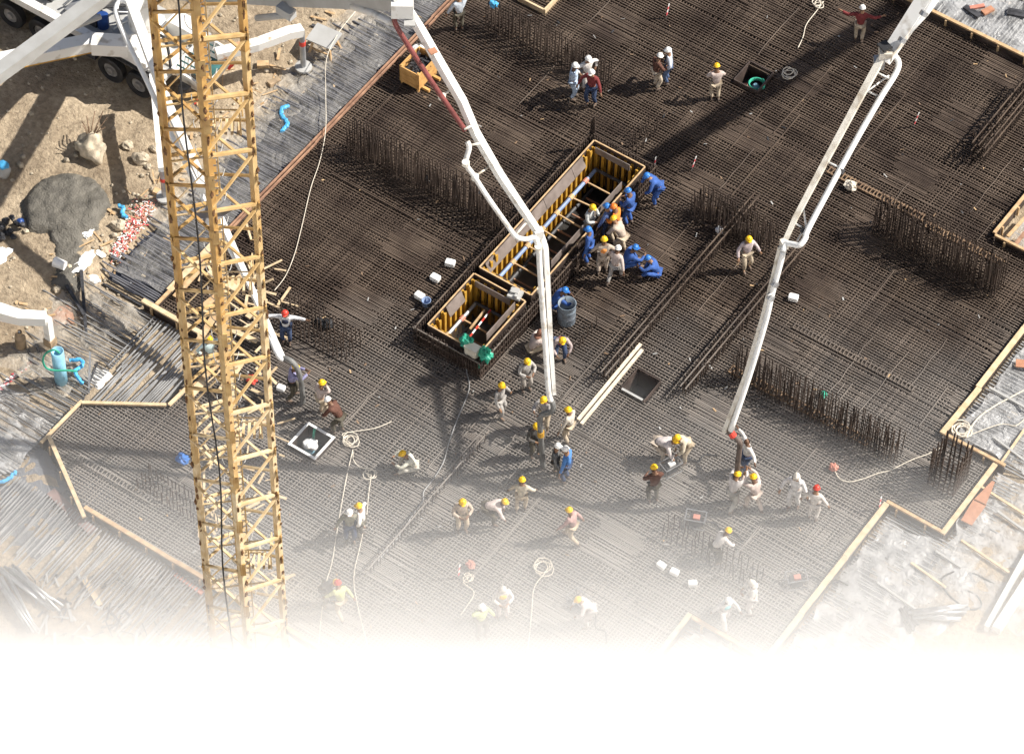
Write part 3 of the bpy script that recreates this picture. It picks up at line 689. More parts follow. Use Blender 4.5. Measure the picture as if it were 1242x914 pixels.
    while z < top: mb.beam(lp - lx * .17 + UP * z, lp + lx * .17 + UP * z, .025, .025); z += .28
    mb.build('ladder_rungs', M['grey_paint'], root, kind='stuff')
    mb = MB(); z = 1
    while z < top:
        mb.tube([lp + RT * .33 * cos(g) - FH * (.05 + .5 * sin(g)) + UP * z for g in [pi * j / 8 for j in range(9)]], .012, 4); z += .9
    mb.build('ladder_hoops', M['grey_paint'], root, kind='stuff')
    # landing platform part way up
    mb = MB()
    for z in (zat('N', 300),):
        mb.box((0, 0, z), (.9, .5, .03), AL + .7)
    mb.build('landing', M['steel'], root)
    # sign board low on the mast
    c = off['N'] * .1 + off['L'] * .1
    # black power cable hanging on the left face
    pts = []
    for i in range(30):
        y = -40 + i * 31; z = zat('N', y); t = .62 + .05 * sin(i * .7)
        pts.append(off['N'] * t + off['L'] * (1 - t) * 1.08 + UP * z + Vector((.02 * sin(i), 0, 0)))
    pts = [p for p in pts if p.z > .2]
    cb = MB(); cb.tube([p - pts[-1] for p in pts], .024, 6); t = cb.build('power_cable', M['black']); t.location = base + pts[-1]; tag(t, 'thick black cable hanging down inside the crane mast', 'cable')
    # concrete foot of the mast
    mb = MB(); mb.box(base + UP * -.2, (3, 3, .8), AL + radians(50)); tag(mb.build('mast_footing', M['conc']), 'concrete footing block under the crane mast, in the mist', 'footing')
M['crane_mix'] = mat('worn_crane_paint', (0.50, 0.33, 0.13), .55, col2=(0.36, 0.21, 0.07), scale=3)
M['crane_cream'] = mat('cream_hazed_crane_paint', (0.64, 0.52, 0.34), 0.6, col2=(0.50, 0.36, 0.19), scale=3)  # paled so the colour carries the white haze low on the mast
crane()
# ------------------------------------------------------------------ people
def ik(a, b, l1, l2, pole):
    a, b, pole = Vector(a), Vector(b), Vector(pole); d = b - a; L = min(d.length, (l1 + l2) * .998); d.normalize()
    b = a + d * L; x = (l1 * l1 - l2 * l2 + L * L) / (2 * L); h = sqrt(max(0, l1 * l1 - x * x))
    p = pole - d * pole.dot(d); p.normalize(); return a + d * x + p * h, b
def figure_joints(hz=.93, lean=0.0, twist=0.0, hands=((-.26, .08, -.52), (.26, .08, -.52)), feet=((-.11, .02), (.11, -.02)), py=0.0, head=0.15, elbow=((-.6, -.6, 0), (.6, -.6, 0)), knee=(0, 1, 0), toe_in=0.0, footz=0.08):
    J = {}; P = Vector((0, py, hz)); up = Vector((0, sin(lean), cos(lean))); fw = Vector((0, cos(lean), -sin(lean)))
    J['pelvis'] = P; J['belly'] = P + up * .18; J['chest'] = P + up * .38 + fw * .01; J['neck'] = P + up * .53 + fw * .01
    hl = lean * .55 + head; hu = Vector((0, sin(hl), cos(hl))); hf = Vector((0, cos(hl), -sin(hl)))
    J['jaw'] = J['neck'] + hu * .10 + hf * .02; J['head'] = J['jaw'] + hu * .09; J['crown'] = J['head'] + hu * .085
    J['hu'], J['hf'] = hu, hf; J['up'], J['fw'] = up, fw
    for i, s in enumerate((-1, 1)):
        sh = P + up * .47 + Vector((s * .19, 0, 0)); J['sh%d' % i] = sh
        # hand target given relative to the shoulder, in upright axes
        el, wr = ik(sh, sh + Vector(hands[i]), .29, .26, elbow[i]); J['el%d' % i], J['wr%d' % i] = el, wr
        hd = (wr - el).normalized(); J['hd%d' % i] = hd
        hp = P + Vector((s * .10, 0, -.03)); J['hp%d' % i] = hp
        an = Vector((feet[i][0], feet[i][1], feet[i][2] if len(feet[i]) > 2 else footz))
        kn, an = ik(hp, an, .44, .43, Vector(knee) + Vector((s * .25, 0, 0))); J['kn%d' % i], J['an%d' % i] = kn, an
        J['to%d' % i] = an + Vector((s * .03, .15, -.035))
    return J
def skin_mesh(name, verts, edges, rad, sub=1):
    me = bpy.data.meshes.new(name + '_sk'); me.from_pydata([tuple(v) for v in verts], edges, []); o = bpy.data.objects.new(name + '_sk', me); COL.objects.link(o)
    md = o.modifiers.new('s', 'SKIN'); md.use_smooth_shade = True
    for i, r in enumerate(rad):
        sv_ = me.skin_vertices[0].data[i]; sv_.radius = (r, r) if not isinstance(r, tuple) else r; sv_.use_root = (i == 0)
    if sub: o.modifiers.new('b', 'SUBSURF').levels = sub
    dg = bpy.context.evaluated_depsgraph_get(); ev = o.evaluated_get(dg); out = bpy.data.meshes.new_from_object(ev)
    bpy.data.objects.remove(o); bpy.data.meshes.remove(me); out.name = name
    return out
def pose_meshes(J, gown=False):
    V, E, R = [], [], []
    def v(p, r, par=None):
        V.append(Vector(p)); R.append(r); i = len(V) - 1
        if par is not None: E.append((par, i))
        return i
    a = v(J['pelvis'], .10); b = v(J['belly'], .10, a); c = v(J['chest'], .115, b); n = v(J['neck'], .058, c)
    j = v(J['jaw'], .066, n); h = v(J['head'], .088, j); k = v(J['crown'], .055, h)
    v(J['jaw'] + J['hu'] * .045 + J['hf'] * .105, .016, j)                                   # nose
    for i, s in enumerate((-1, 1)):
        v(J['head'] + Vector((s * .088, 0, 0)) - J['hu'] * .03, .018, h)                     # ear
        sh = v(J['sh%d' % i], .048, c); el = v(J['el%d' % i], .036, sh); wr = v(J['wr%d' % i], .029, el); hd = J['hd%d' % i]
        side = hd.cross(Vector((0, 1, .2))).normalized(); pal = v(J['wr%d' % i] + hd * .06, .034, wr); nrm = hd.cross(side)
        for q in range(4):
            t = (q - 1.5) * .021; ln = (.062, .075, .07, .052)[q]
            f1 = v(V[pal] + hd * .045 + side * t, .010, pal); v(V[f1] + hd * ln * .8 + nrm * .03, .008, f1)
        t1 = v(V[pal] - hd * .01 + side * .045, .011, pal); v(V[t1] + hd * .04 + side * .015, .009, t1)
        hp = v(J['hp%d' % i], .070, a); kn = v(J['kn%d' % i], .048, hp); an = v(J['an%d' % i], .037, kn); v(J['to%d' % i], .036, an)
    body = skin_mesh('person_body', V, E, R)
    V, E, R = [], [], []
    a = v(J['pelvis'] - J['up'] * .04, .155); b = v(J['belly'], .15, a); c = v(J['chest'], .165, b); v(J['chest'] + J['up'] * .11, .09, c)
    for i in (0, 1):
        sh = v(J['sh%d' % i], .082, c); el = v(J['el%d' % i], .066, sh); v(J['wr%d' % i], .05, el)
    shirt = skin_mesh('shirt', V, E, R)
    V, E, R = [], [], []
    a = v(J['pelvis'] + J['up'] * .03, .148)
    for i in (0, 1):
        hp = v(J['hp%d' % i] - Vector((0, 0, .03)), .112, a); kn = v(J['kn%d' % i], .086, hp); v(J['an%d' % i] + Vector((0, 0, .03)), .066, kn)
    trousers = skin_mesh('trousers', V, E, R)
    V, E, R = [], [], []
    a = v(J['belly'] - J['up'] * .06, .165); b = v(J['chest'], .178, a); v(J['chest'] + J['up'] * .08, .13, b)
    vest = skin_mesh('vest', V, E, R)
    sm = []
    for i, s in enumerate((-1, 1)):
        mb = MB(); p = J['an%d' % i]; mb.blob(p + Vector((s * .012, .055, -.035)), (.052, .135, .052), 1, 0.05, 10, 6); sm.append(mb.mesh('shoe', M['black'], True))
    mb = MB(); f = J['head'] + J['hu'] * .035; Mx = Matrix((Vector((1, 0, 0)), J['hf'], J['hu'])).transposed().to_4x4(); Mx.translation = f
    prof = [(.122, -.008), (.126, .0), (.112, .006), (.109, .035), (.096, .072), (.066, .100), (.026, .112)]
    mb.lathe(prof, n=14, M=Mx); mb.blob(f + J['hf'] * .115 - J['hu'] * .003, (.072, .05, .010), 0, 0, 10, 5, M=Mx.to_3x3()); mb.beam(f + J['hu'] * .108 - J['hf'] * .07, f + J['hu'] * .108 + J['hf'] * .07, .022, .016, up=J['hu'])
    helmet = mb.mesh('helmet', M['whiteplastic'], True)
    mb = MB(); mb.blob(J['head'] - J['hf'] * .015 + J['hu'] * .005, (.118, .128, .145), 3, .15, 12, 9, M=Mx.to_3x3()); mb.blob(J['neck'] + J['hu'] * .02 - J['hf'] * .03, (.13, .12, .085), 5, .2, 12, 7); scarf = mb.mesh('headscarf', M['whiteplastic'], True)
    eyes = []
    for s in (-1, 1):
        mb = MB(); mb.blob(J['jaw'] + J['hu'] * .075 + J['hf'] * .082 + Vector((s * .034, 0, 0)), .013, 0, 0, 6, 4); eyes.append(mb.mesh('eye', M['black']))
    mb = MB(); mb.blob(J['jaw'] + J['hu'] * .01 + J['hf'] * .075, (.028, .012, .008), 0, 0, 8, 4); mouth = mb.mesh('mouth', M['lip'])
    return dict(body=body, shirt=shirt, trousers=trousers, vest=vest, shoes=sm, helmet=helmet, scarf=scarf, eyes=eyes, mouth=mouth)
M['lip'] = mat('lips', (.25, .09, .07), .6, var=.05)
PO = {
    'stand': dict(), 'stand2': dict(feet=((-.14, -.05), (.10, .10)), hands=((-.24, .14, -.48), (.22, .24, -.40))),
    'hips': dict(hands=((-.14, .06, -.34), (.14, .06, -.34)), elbow=((-1, -.3, 0), (1, -.3, 0))),
    'front': dict(hands=((.05, .30, -.26), (-.05, .30, -.26)), elbow=((-.8, -.2, -.6), (.8, -.2, -.6)), head=.35),
    'arm_up': dict(hands=((-.25, .08, -.52), (-.08, .16, .20)), elbow=((-.6, -.6, 0), (1, .3, .2))),
    'arms_out': dict(hands=((-.52, .05, -.02), (.52, .05, .0)), elbow=((0, -.6, -.6), (0, -.6, -.6))),
    'hold': dict(hands=((.06, .42, -.12), (-.06, .46, -.02)), elbow=((-.8, 0, -.8), (.8, 0, -.8)), lean=.12, feet=((-.14, .10), (.12, -.18))),
    'hold_up': dict(hands=((.06, .38, .18), (-.06, .40, .28)), elbow=((-.8, 0, -.6), (.8, 0, -.6)), lean=.15, feet=((-.14, .16), (.12, -.26)), hz=.9),
    'one_arm': dict(hands=((-.20, .46, -.05), (.26, .05, -.5)), elbow=((-.6, 0, -.8), (.6, -.6, 0)), lean=.08),
    'bend': dict(hz=.86, lean=1.25, py=-.22, hands=((-.04, .12, -.50), (.04, .20, -.48)), elbow=((-1, 0, .2), (1, 0, .2)), feet=((-.15, .0), (.14, .05)), head=-.25),
    'lean': dict(hz=.90, lean=.70, py=-.12, hands=((-.02, .25, -.42), (.02, .30, -.38)), elbow=((-1, -.2, 0), (1, -.2, 0)), feet=((-.14, .05), (.13, -.10)), head=.1),
    'crouch': dict(hz=.36, lean=.55, py=-.12, hands=((.0, .38, -.22), (.0, .40, -.18)), elbow=((-1, 0, -.2), (1, 0, -.2)), feet=((-.16, .06), (.16, .02)), head=.2),
    'sit': dict(hz=.24, lean=.45, py=-.18, hands=((.04, .42, -.12), (-.02, .42, -.10)), elbow=((-1, 0, -.3), (1, 0, -.3)), feet=((-.16, .34), (.16, .30)), head=.25),
    'walk': dict(hz=.90, lean=.14, hands=((-.20, .25, -.44), (.20, -.18, -.48)), feet=((-.10, -.30, .12), (.10, .30))),
}
PM = {}
def get_pose(k):
    if k not in PM: PM[k] = pose_meshes(figure_joints(**PO[k]))
    return PM[k]
CL = {}
def cloth(c, rough=.85):
    if c not in CL: CL[c] = mat('cloth_%d' % len(CL), c, rough, var=.12, scale=9, spec=.15, bump=.25, bscale=14)
    return CL[c]
HC = {'Y': mat('yellow_helmet', (.86, .52, .02), .35, var=.03), 'W': mat('white_helmet', (.84, .83, .80), .35, var=.03), 'B': mat('blue_helmet', (.03, .17, .52), .35, var=.05),
      'O': mat('orange_helmet', (.85, .20, .03), .35, var=.03), 'R': mat('red_helmet', (.66, .06, .04), .35, var=.03)}
SK = [mat('brown_skin', (.30, .17, .10), .6, var=.08), mat('dark_brown_skin', (.19, .105, .065), .6, var=.08)]
GR = ('workers and engineers on the reinforcement mat')
def person(px, py, pose, face, top, bot, head, label, vest=None, z=0.0, sc=1.0, head_col=None, shoe=None):
    """head: a helmet letter, 'S' for a wrapped headscarf, or None"""
    g = get_pose(pose); p = at(px, py, z); f = radians(face); d = FH * cos(f) + RT * sin(f)
    r = empty('person', p, atan2(-d.x, d.y), label, 'person', GR); r.scale = (sc, sc, sc)
    def part(name, me, m):
        o = bpy.data.objects.new(name, me); COL.objects.link(o); o.parent = r
        if not me.materials: me.materials.append(None)
        o.material_slots[0].link = 'OBJECT'; o.material_slots[0].material = m; return o
    rnd = random.Random(int(px * 7 + py)); b = part('body', g['body'], SK[rnd.random() < .5])
    for e in g['eyes']: part('eye', e, M['black'])
    part('mouth', g['mouth'], M['lip'])
    part('shirt', g['shirt'], cloth(top)); part('trousers', g['trousers'], cloth(bot))
    for s in g['shoes']: part('shoe', s, cloth(shoe) if shoe else M['shoe'])
    if vest: part('vest', g['vest'], cloth(vest))
    if head in HC: part('helmet', g['helmet'], HC[head])
    elif head == 'S': part('headscarf', g['scarf'], cloth(head_col or (.62, .58, .52)))
    return r
M['shoe'] = mat('dusty_boots', (.13, .10, .08), .8, var=.2)
BEI, GRY, PNK, WHT, KHA = (.46, .38, .31), (.36, .34, .32), (.52, .43, .39), (.68, .65, .61), (.47, .39, .29)
BLU, DBL, BLK, BRN, MAR, LBL, OLV, DKH = (.05, .11, .33), (.05, .07, .13), (.025, .025, .028), (.12, .06, .045), (.20, .045, .045), (.44, .53, .66), (.24, .23, .18), (.10, .09, .07)
PE = [
 (557, 36, 'arm_up', -20, (.52, .57, .63), DKH, 'Y', 'man in pale blue shirt and dark trousers raising one arm beside the reddish rails'),
 (694, 119, 'arm_up', 100, LBL, LBL, 'W', 'man in light blue overalls and white helmet raising one arm, left of the trio'),
 (711, 108, 'hips', 150, WHT, (.5, .46, .42), 'W', 'man in white shirt and white helmet standing behind the man in the dark red shirt'),
 (717, 126, 'stand2', -150, MAR, DBL, 'W', 'man in dark red shirt, dark jeans and white helmet, nearest of the group of three'),
 (795, 107, 'front', 60, BRN, (.54, .46, .36), 'W', 'man in dark brown shirt, khaki trousers and white helmet beside the black vest'),
 (810, 100, 'hips', -90, (.50, .54, .62), (.08, .12, .22), 'W', 'man in black vest, blue jeans and white helmet'),
 (867, 121, 'front', -10, PNK, KHA, 'Y', 'lone man in pink shirt and yellow helmet, left of the box with green hose'),
 (1041, 50, 'arms_out', 10, MAR, KHA, 'W', 'man in dark red shirt holding both arms out at the top right'),
 (795, 247, 'lean', -100, BLU, BLU, 'B', 'man in blue overalls bending over at the far end of the green rope'),
 (763, 272, 'front', -60, BLU, BLU, 'B', 'man in blue overalls standing upright at the green rope with his back turned'),
 (736, 289, 'stand2', -60, (.10, .15, .33), DBL, 'B', 'man in dark blue with blue helmet behind the man in the orange shirt'),
 (746, 291, 'front', -70, (.80, .24, .045), KHA, 'O', 'man in orange shirt and orange helmet in the crowd beside the pit'),
 (752, 305, 'lean', -50, BEI, KHA, 'Y', 'man in beige with yellow helmet stooping in front of the man in the orange shirt'),
 (714, 288, 'front', 120, (.46, .47, .46), GRY, 'Y', 'man in grey shirt and yellow helmet standing against the right wall of the pit'),
 (714, 318, 'stand', -80, BLU, BLU, 'B', 'man in blue overalls and blue helmet left of the man with the orange collar'),
 (731, 331, 'stand2', 0, BEI, BEI, 'Y', 'man in beige overalls with orange vest and yellow helmet beside the pit'),
 (745, 341, 'walk', 30, PNK, GRY, 'W', 'man in beige shirt and white helmet at the near end of the pit crowd'),
 (763, 323, 'sit', 70, BLU, BLU, 'B', 'man in blue overalls squatting behind the man in the white helmet'),
 (791, 334, 'sit', -80, BLU, BLU, 'B', 'man in blue overalls squatting alone at the right of the crowd'),
 (904, 326, 'stand2', 160, (.50, .42, .42), KHA, 'Y', 'lone man in mauve shirt, khaki trousers and yellow helmet left of the right boom'),
 (674, 376, 'crouch', 80, BLU, BLU, 'B', 'man in blue overalls crouching beside the grey drum'),
 (650, 425, 'sit', 60, PNK, KHA, 'S', 'man in beige with a brown head cloth squatting left of the middle boom pipe'),
 (679, 436, 'lean', 170, (.40, .33, .32), DBL, 'Y', 'man in dark red vest and yellow helmet just right of the middle boom pipe'),
 (637, 472, 'front', 150, GRY, (.33, .30, .27), 'Y', 'man in grey overalls and yellow helmet, left of the middle boom pipe'),
 (348, 415, 'arms_out', -175, (.62, .63, .65), DBL, 'R', 'man in dark vest and red helmet holding both arms out beside the crane mast'),
 (355, 483, 'hold', 80, (.27, .26, .42), DKH, 'Y', 'man in lilac shirt and yellow helmet holding the black hose beside the crane mast'),
 (256, 447, 'hips', 150, (.55, .68, .68), KHA, 'Y', 'man in pale teal shirt and yellow helmet behind the bars of the crane mast'),
 (390, 503, 'arm_up', 60, PNK, KHA, 'Y', 'man in pale pink overalls and yellow helmet shading his eyes above the white edged box'),
 (410, 523, 'lean', -60, BRN, DKH, 'W', 'man in dark brown with white helmet stooping at the white edged box'),
 (606, 504, 'stand2', 120, GRY, GRY, 'Y', 'man in grey overalls and yellow helmet standing upright left of the middle boom'),
 (496, 570, 'sit', -95, (.58, .57, .48), (.5, .48, .42), 'Y', 'man in pale green grey squatting alone, yellow helmet, below the rope coil'),
 (425, 656, 'stand', 175, OLV, DBL, 'W', 'man in olive jacket and white helmet beside the man in the white shirt'),
 (439, 651, 'hips', -80, WHT, DKH, 'Y', 'man in white shirt, dark trousers and yellow helmet beside the man in the olive jacket'),
 (560, 643, 'front', 165, BEI, KHA, 'Y', 'man in beige overalls and yellow helmet left of the man bending to the ground'),
 (597, 633, 'bend', 95, (.66, .56, .52), DKH, 'Y', 'man in pale pink shirt bending down to the ground with yellow helmet'),
 (632, 620, 'stand2', 10, (.52, .47, .38), KHA, 'Y', 'man in beige overalls and yellow helmet right of the man bending to the ground'),
 (648, 552, 'front', 150, (.09, .085, .08), DKH, 'Y', 'man in black with yellow helmet left of the hanging middle hose'),
 (661, 519, 'hold', -150, (.38, .36, .35), KHA, 'Y', 'man in grey with yellow helmet reaching to the end of the middle boom pipe'),
 (690, 535, 'stand2', -60, (.55, .50, .43), KHA, 'Y', 'man in cream overalls and yellow helmet right of the middle boom tip'),
 (673, 577, 'stand2', 100, (.14, .14, .14), DKH, 'W', 'man in black with white helmet left of the man in the bright blue jacket'),
 (687, 583, 'stand', -70, (.09, .22, .50), DBL, 'W', 'man in bright blue jacket and white helmet beside the hanging middle hose'),
 (803, 557, 'bend', 110, (.62, .56, .54), (.42, .36, .3), 'Y', 'man in pale shirt bending over the small vibrating machine'),
 (830, 558, 'lean', -120, (.52, .46, .36), KHA, 'Y', 'man in beige with yellow helmet leaning to the small vibrating machine'),
 (792, 608, 'front', -20, BRN, DKH, 'Y', 'man in dark brown with yellow helmet alone below the small vibrating machine'),
 (904, 572, 'arms_out', -110, WHT, DBL, None, 'bareheaded man in white jacket reaching to the hose of the right boom'),
 (887, 615, 'hold_up', 40, (.62, .58, .56), (.4, .38, .34), 'Y', 'man in pale shirt, left of the pair holding up the right hose'),
 (914, 618, 'hold_up', -40, PNK, (.55, .46, .4), 'Y', 'man in pink overalls, right of the pair holding up the right hose'),
 (694, 656, 'walk', -60, (.42, .27, .25), KHA, 'Y', 'man in pinkish red shirt and pale trousers walking, yellow helmet'),
 (869, 680, 'lean', 60, (.66, .62, .58), DKH, 'Y', 'man in white shirt and yellow helmet leaning forward above the foam blocks in the mist'),
 (962, 614, 'stand2', 200, (.66, .64, .63), (.62, .6, .58), 'S', 'figure in white hooded overalls with yellow gloves below the right boom'),
 (985, 630, 'stand', 20, (.62, .58, .54), (.60, .56, .52), 'R', 'man in long pale robe and red cap below the right boom'),
 (398, 733, 'lean', 120, (.18, .18, .18), DKH, 'Y', 'man in black with yellow helmet beside the man in the red helmet, in the mist'),
 (414, 746, 'walk', -30, (.55, .56, .28), KHA, 'R', 'man in yellow green vest and red helmet in the mist'),
 (583, 771, 'arm_up', 150, (.62, .66, .28), DKH, 'W', 'man in lime vest and white helmet in the thick mist'),
 (609, 748, 'front', 170, (.66, .62, .60), (.6, .52, .5), 'S', 'figure in white hood with a yellow vest in the thick mist'),
 (713, 757, 'lean', -100, (.64, .58, .56), (.55, .5, .48), 'Y', 'man in pale clothes and yellow helmet bending at the red machine in the mist'),
 (877, 758, 'walk', 150, (.6, .58, .56), (.6, .56, .54), 'W', 'man in white with a teal vest walking in the thick mist'),
 (911, 743, 'front', -90, WHT, (.6, .56, .54), 'S', 'figure in white hood standing in the thick mist at the right'),
]
VE = {5: (.03, .03, .033), 15: (.78, .30, .09), 22: (.30, .06, .07), 24: (.035, .04, .07), 50: None, 52: (.62, .64, .25), 54: (.80, .52, .06), 56: (.20, .58, .62), 53: (.60, .68, .22)}
for i, a in enumerate(PE):
    person(*a, vest=VE.get(i), sc=random.uniform(.90, .96), head_col=(.26, .13, .09) if i == 21 else None)
# ------------------------------------------------------------------ concrete pump booms
def sweep(mb, path, ws, hs, up=UP, mi=0):
    path = [Vector(p) for p in path]; N = len(path); o = len(mb.v)
    for i, p in enumerate(path):
        t = (path[min(i + 1, N - 1)] - path[max(i - 1, 0)]).normalized(); x = t.cross(up).normalized(); u = x.cross(t)
        for a, b in ((-1, -1), (1, -1), (1, 1), (-1, 1)): mb.v.append(tuple(p + x * a * ws[i] / 2 + u * b * hs[i] / 2))
    for i in range(N - 1):
        for k in range(4):
            l = (k + 1) % 4; mb.f.append((o + i * 4 + k, o + (i + 1) * 4 + k, o + (i + 1) * 4 + l, o + i * 4 + l)); mb.m.append(mi)
    mb.f.append((o, o + 1, o + 2, o + 3)); mb.f.append((o + N * 4 - 1, o + N * 4 - 2, o + N * 4 - 3, o + N * 4 - 4)); mb.m += [mi, mi]
def pts(lst): return [at(x, y, h) for x, y, h in lst]
def lerp_h(xy, h0, h1):
    d = [0.0]
    for i in range(1, len(xy)): d.append(d[-1] + sqrt((xy[i][0] - xy[i - 1][0]) ** 2 + (xy[i][1] - xy[i - 1][1]) ** 2))
    return [(x, y, h0 + (h1 - h0) * s / d[-1]) for (x, y), s in zip(xy, d)]
class Kit:
    def __init__(s, name, label, cat, org):
        s.o = Vector(org); s.r = empty(name, org, 0, label, cat)
    def beam(s, name, P, ws, hs, m, up=UP):
        mb = MB(); sweep(mb, [p - s.o for p in P], ws, hs, up); return mb.build(name, M[m], s.r)
    def pipe(s, name, P, r, m, n=10, smooth=True):
        mb = MB(); mb.tube([p - s.o for p in P], r, n); return mb.build(name, M[m], s.r, smooth)
    def box(s, name, c, size, m, rz=0.0):
        mb = MB(); mb.box(Vector(c) - s.o, size, rz); return mb.build(name, M[m], s.r)
    def collar(s, a, b, r, m='steel', name='clamp'):
        mb = MB(); mb.tube([Vector(a) - s.o, Vector(b) - s.o], r, 10); return mb.build(name, M[m], s.r)
def near(P, t):
    i = min(int(t * (len(P) - 1)), len(P) - 2); f = t * (len(P) - 1) - i; return P[i].lerp(P[i + 1], f), (P[i + 1] - P[i]).normalized()

def middle_boom():
    k = Kit('concrete_boom', 'white concrete pump boom with maroon pipe reaching over the pit to the hanging hose', 'pump boom', at(668, 492, 3.2))
    A = pts([(200, -13, 3.4), (330, -6, 10.2), (486, 3, 16.6)])
    k.beam('arm_section', A, [.46, .46, .36], [.52, .5, .4], 'grey_paint')
    k.pipe('delivery_pipe', [p + FH * .55 + UP * .1 for p in A], .08, 'white')
    B = pts(lerp_h([(484, 6), (497, 16), (512, 40), (535, 80), (560, 122), (577, 162), (606, 212), (630, 248), (651, 279)], 16.4, 9.3))
    k.beam('arm_section', B, [.18, .22, .235, .235, .23, .225, .22, .21, .19], [.18, .20, .20, .20, .20, .19, .18, .17, .16], 'white')
    C = pts(lerp_h([(655, 284), (661, 300), (664, 340), (668, 420), (672, 478)], 9.1, 3.6))
    k.beam('arm_section', C, [.17, .155, .145, .13, .11], [.15, .14, .12, .11, .10], 'white')
    k.pipe('delivery_pipe', catmull(pts(lerp_h([(479, 18), (480, 30), (498, 60), (524, 100), (546, 132), (564, 158)], 16.2, 12.6)), 4), .075, 'maroon')
    k.pipe('delivery_pipe', catmull(pts(lerp_h([(567, 172), (569, 180), (565, 198), (574, 212), (592, 240), (616, 274), (626, 287), (638, 290), (648, 287)], 12.4, 9.2)), 4), .075, 'white')
    k.pipe('delivery_pipe', catmull(pts(lerp_h([(648, 287), (653, 300), (655, 330), (660, 400), (665, 470), (668, 486)], 9.2, 3.4)), 4), .085, 'white')
    k.pipe('delivery_pipe', catmull(pts(lerp_h([(470, -6), (482, 2), (484, 12), (479, 20)], 16.6, 16.2)), 4), .08, 'whiteplastic')
    for a, b, h in (((500, 62), (513, 50), 15.1), ((536, 117), (548, 108), 13.6), ((563, 157), (573, 152), 12.7), ((570, 176), (583, 174), 12.3), ((576, 214), (592, 203), 11.3), ((626, 284), (640, 268), 9.6), ((656, 352), (664, 350), 7.0), ((660, 388), (667, 386), 5.8), ((663, 425), (669, 423), 4.9)):
        k.pipe('bracket', pts([(*a, h), (*b, h)]), .035, 'white_dirty', 6)
    for (x, y), h in (((536, 117), 13.6), ((565, 198), 12.0), ((576, 215), 11.4), ((656, 352), 7.0), ((663, 425), 4.9), ((653, 300), 8.9)):
        p = at(x, y, h); k.collar(p - UP * .06, p + UP * .06, .115, 'white_dirty')
    k.box('knuckle', at(488, 10, 16.4), (.6, .35, .5), 'white', AL); k.box('knuckle', at(653, 283, 9.2), (.26, .22, .32), 'white', AL + .3)
    k.box('hinge_plate', at(497, 24, 16.1), (.30, .5, .06), 'grey_paint', AL); k.box('rust_patch_plate', at(525, 62, 15.13), (.22, .2, .04), 'ply_orange', AL + .5)
    k.pipe('hydraulic_ram', pts([(428, 8, 14.4), (452, 16, 15.2), (478, 28, 15.9)]), .11, 'white', 10); k.pipe('hydraulic_ram', pts([(352, 18, 11.0), (312, 22, 9.2)]), .10, 'grey_paint', 10)
    k.box('hinge_plate', at(347, 14, 11.0), (.28, .55, .3), 'grey_paint', AL + .9)
    k.pipe('end_hose', catmull(pts([(668, 484, 3.4), (671, 492, 3.2), (669, 499, 2.95), (659, 502, 2.75), (655, 508, 2.5), (656, 530, 1.6), (658, 555, .55), (659, 566, .05)]), 5), .085, 'grey_hose')
    k.collar(at(656, 528, 1.7), at(656, 523, 1.9), .11, 'h20', 'hose_strap')
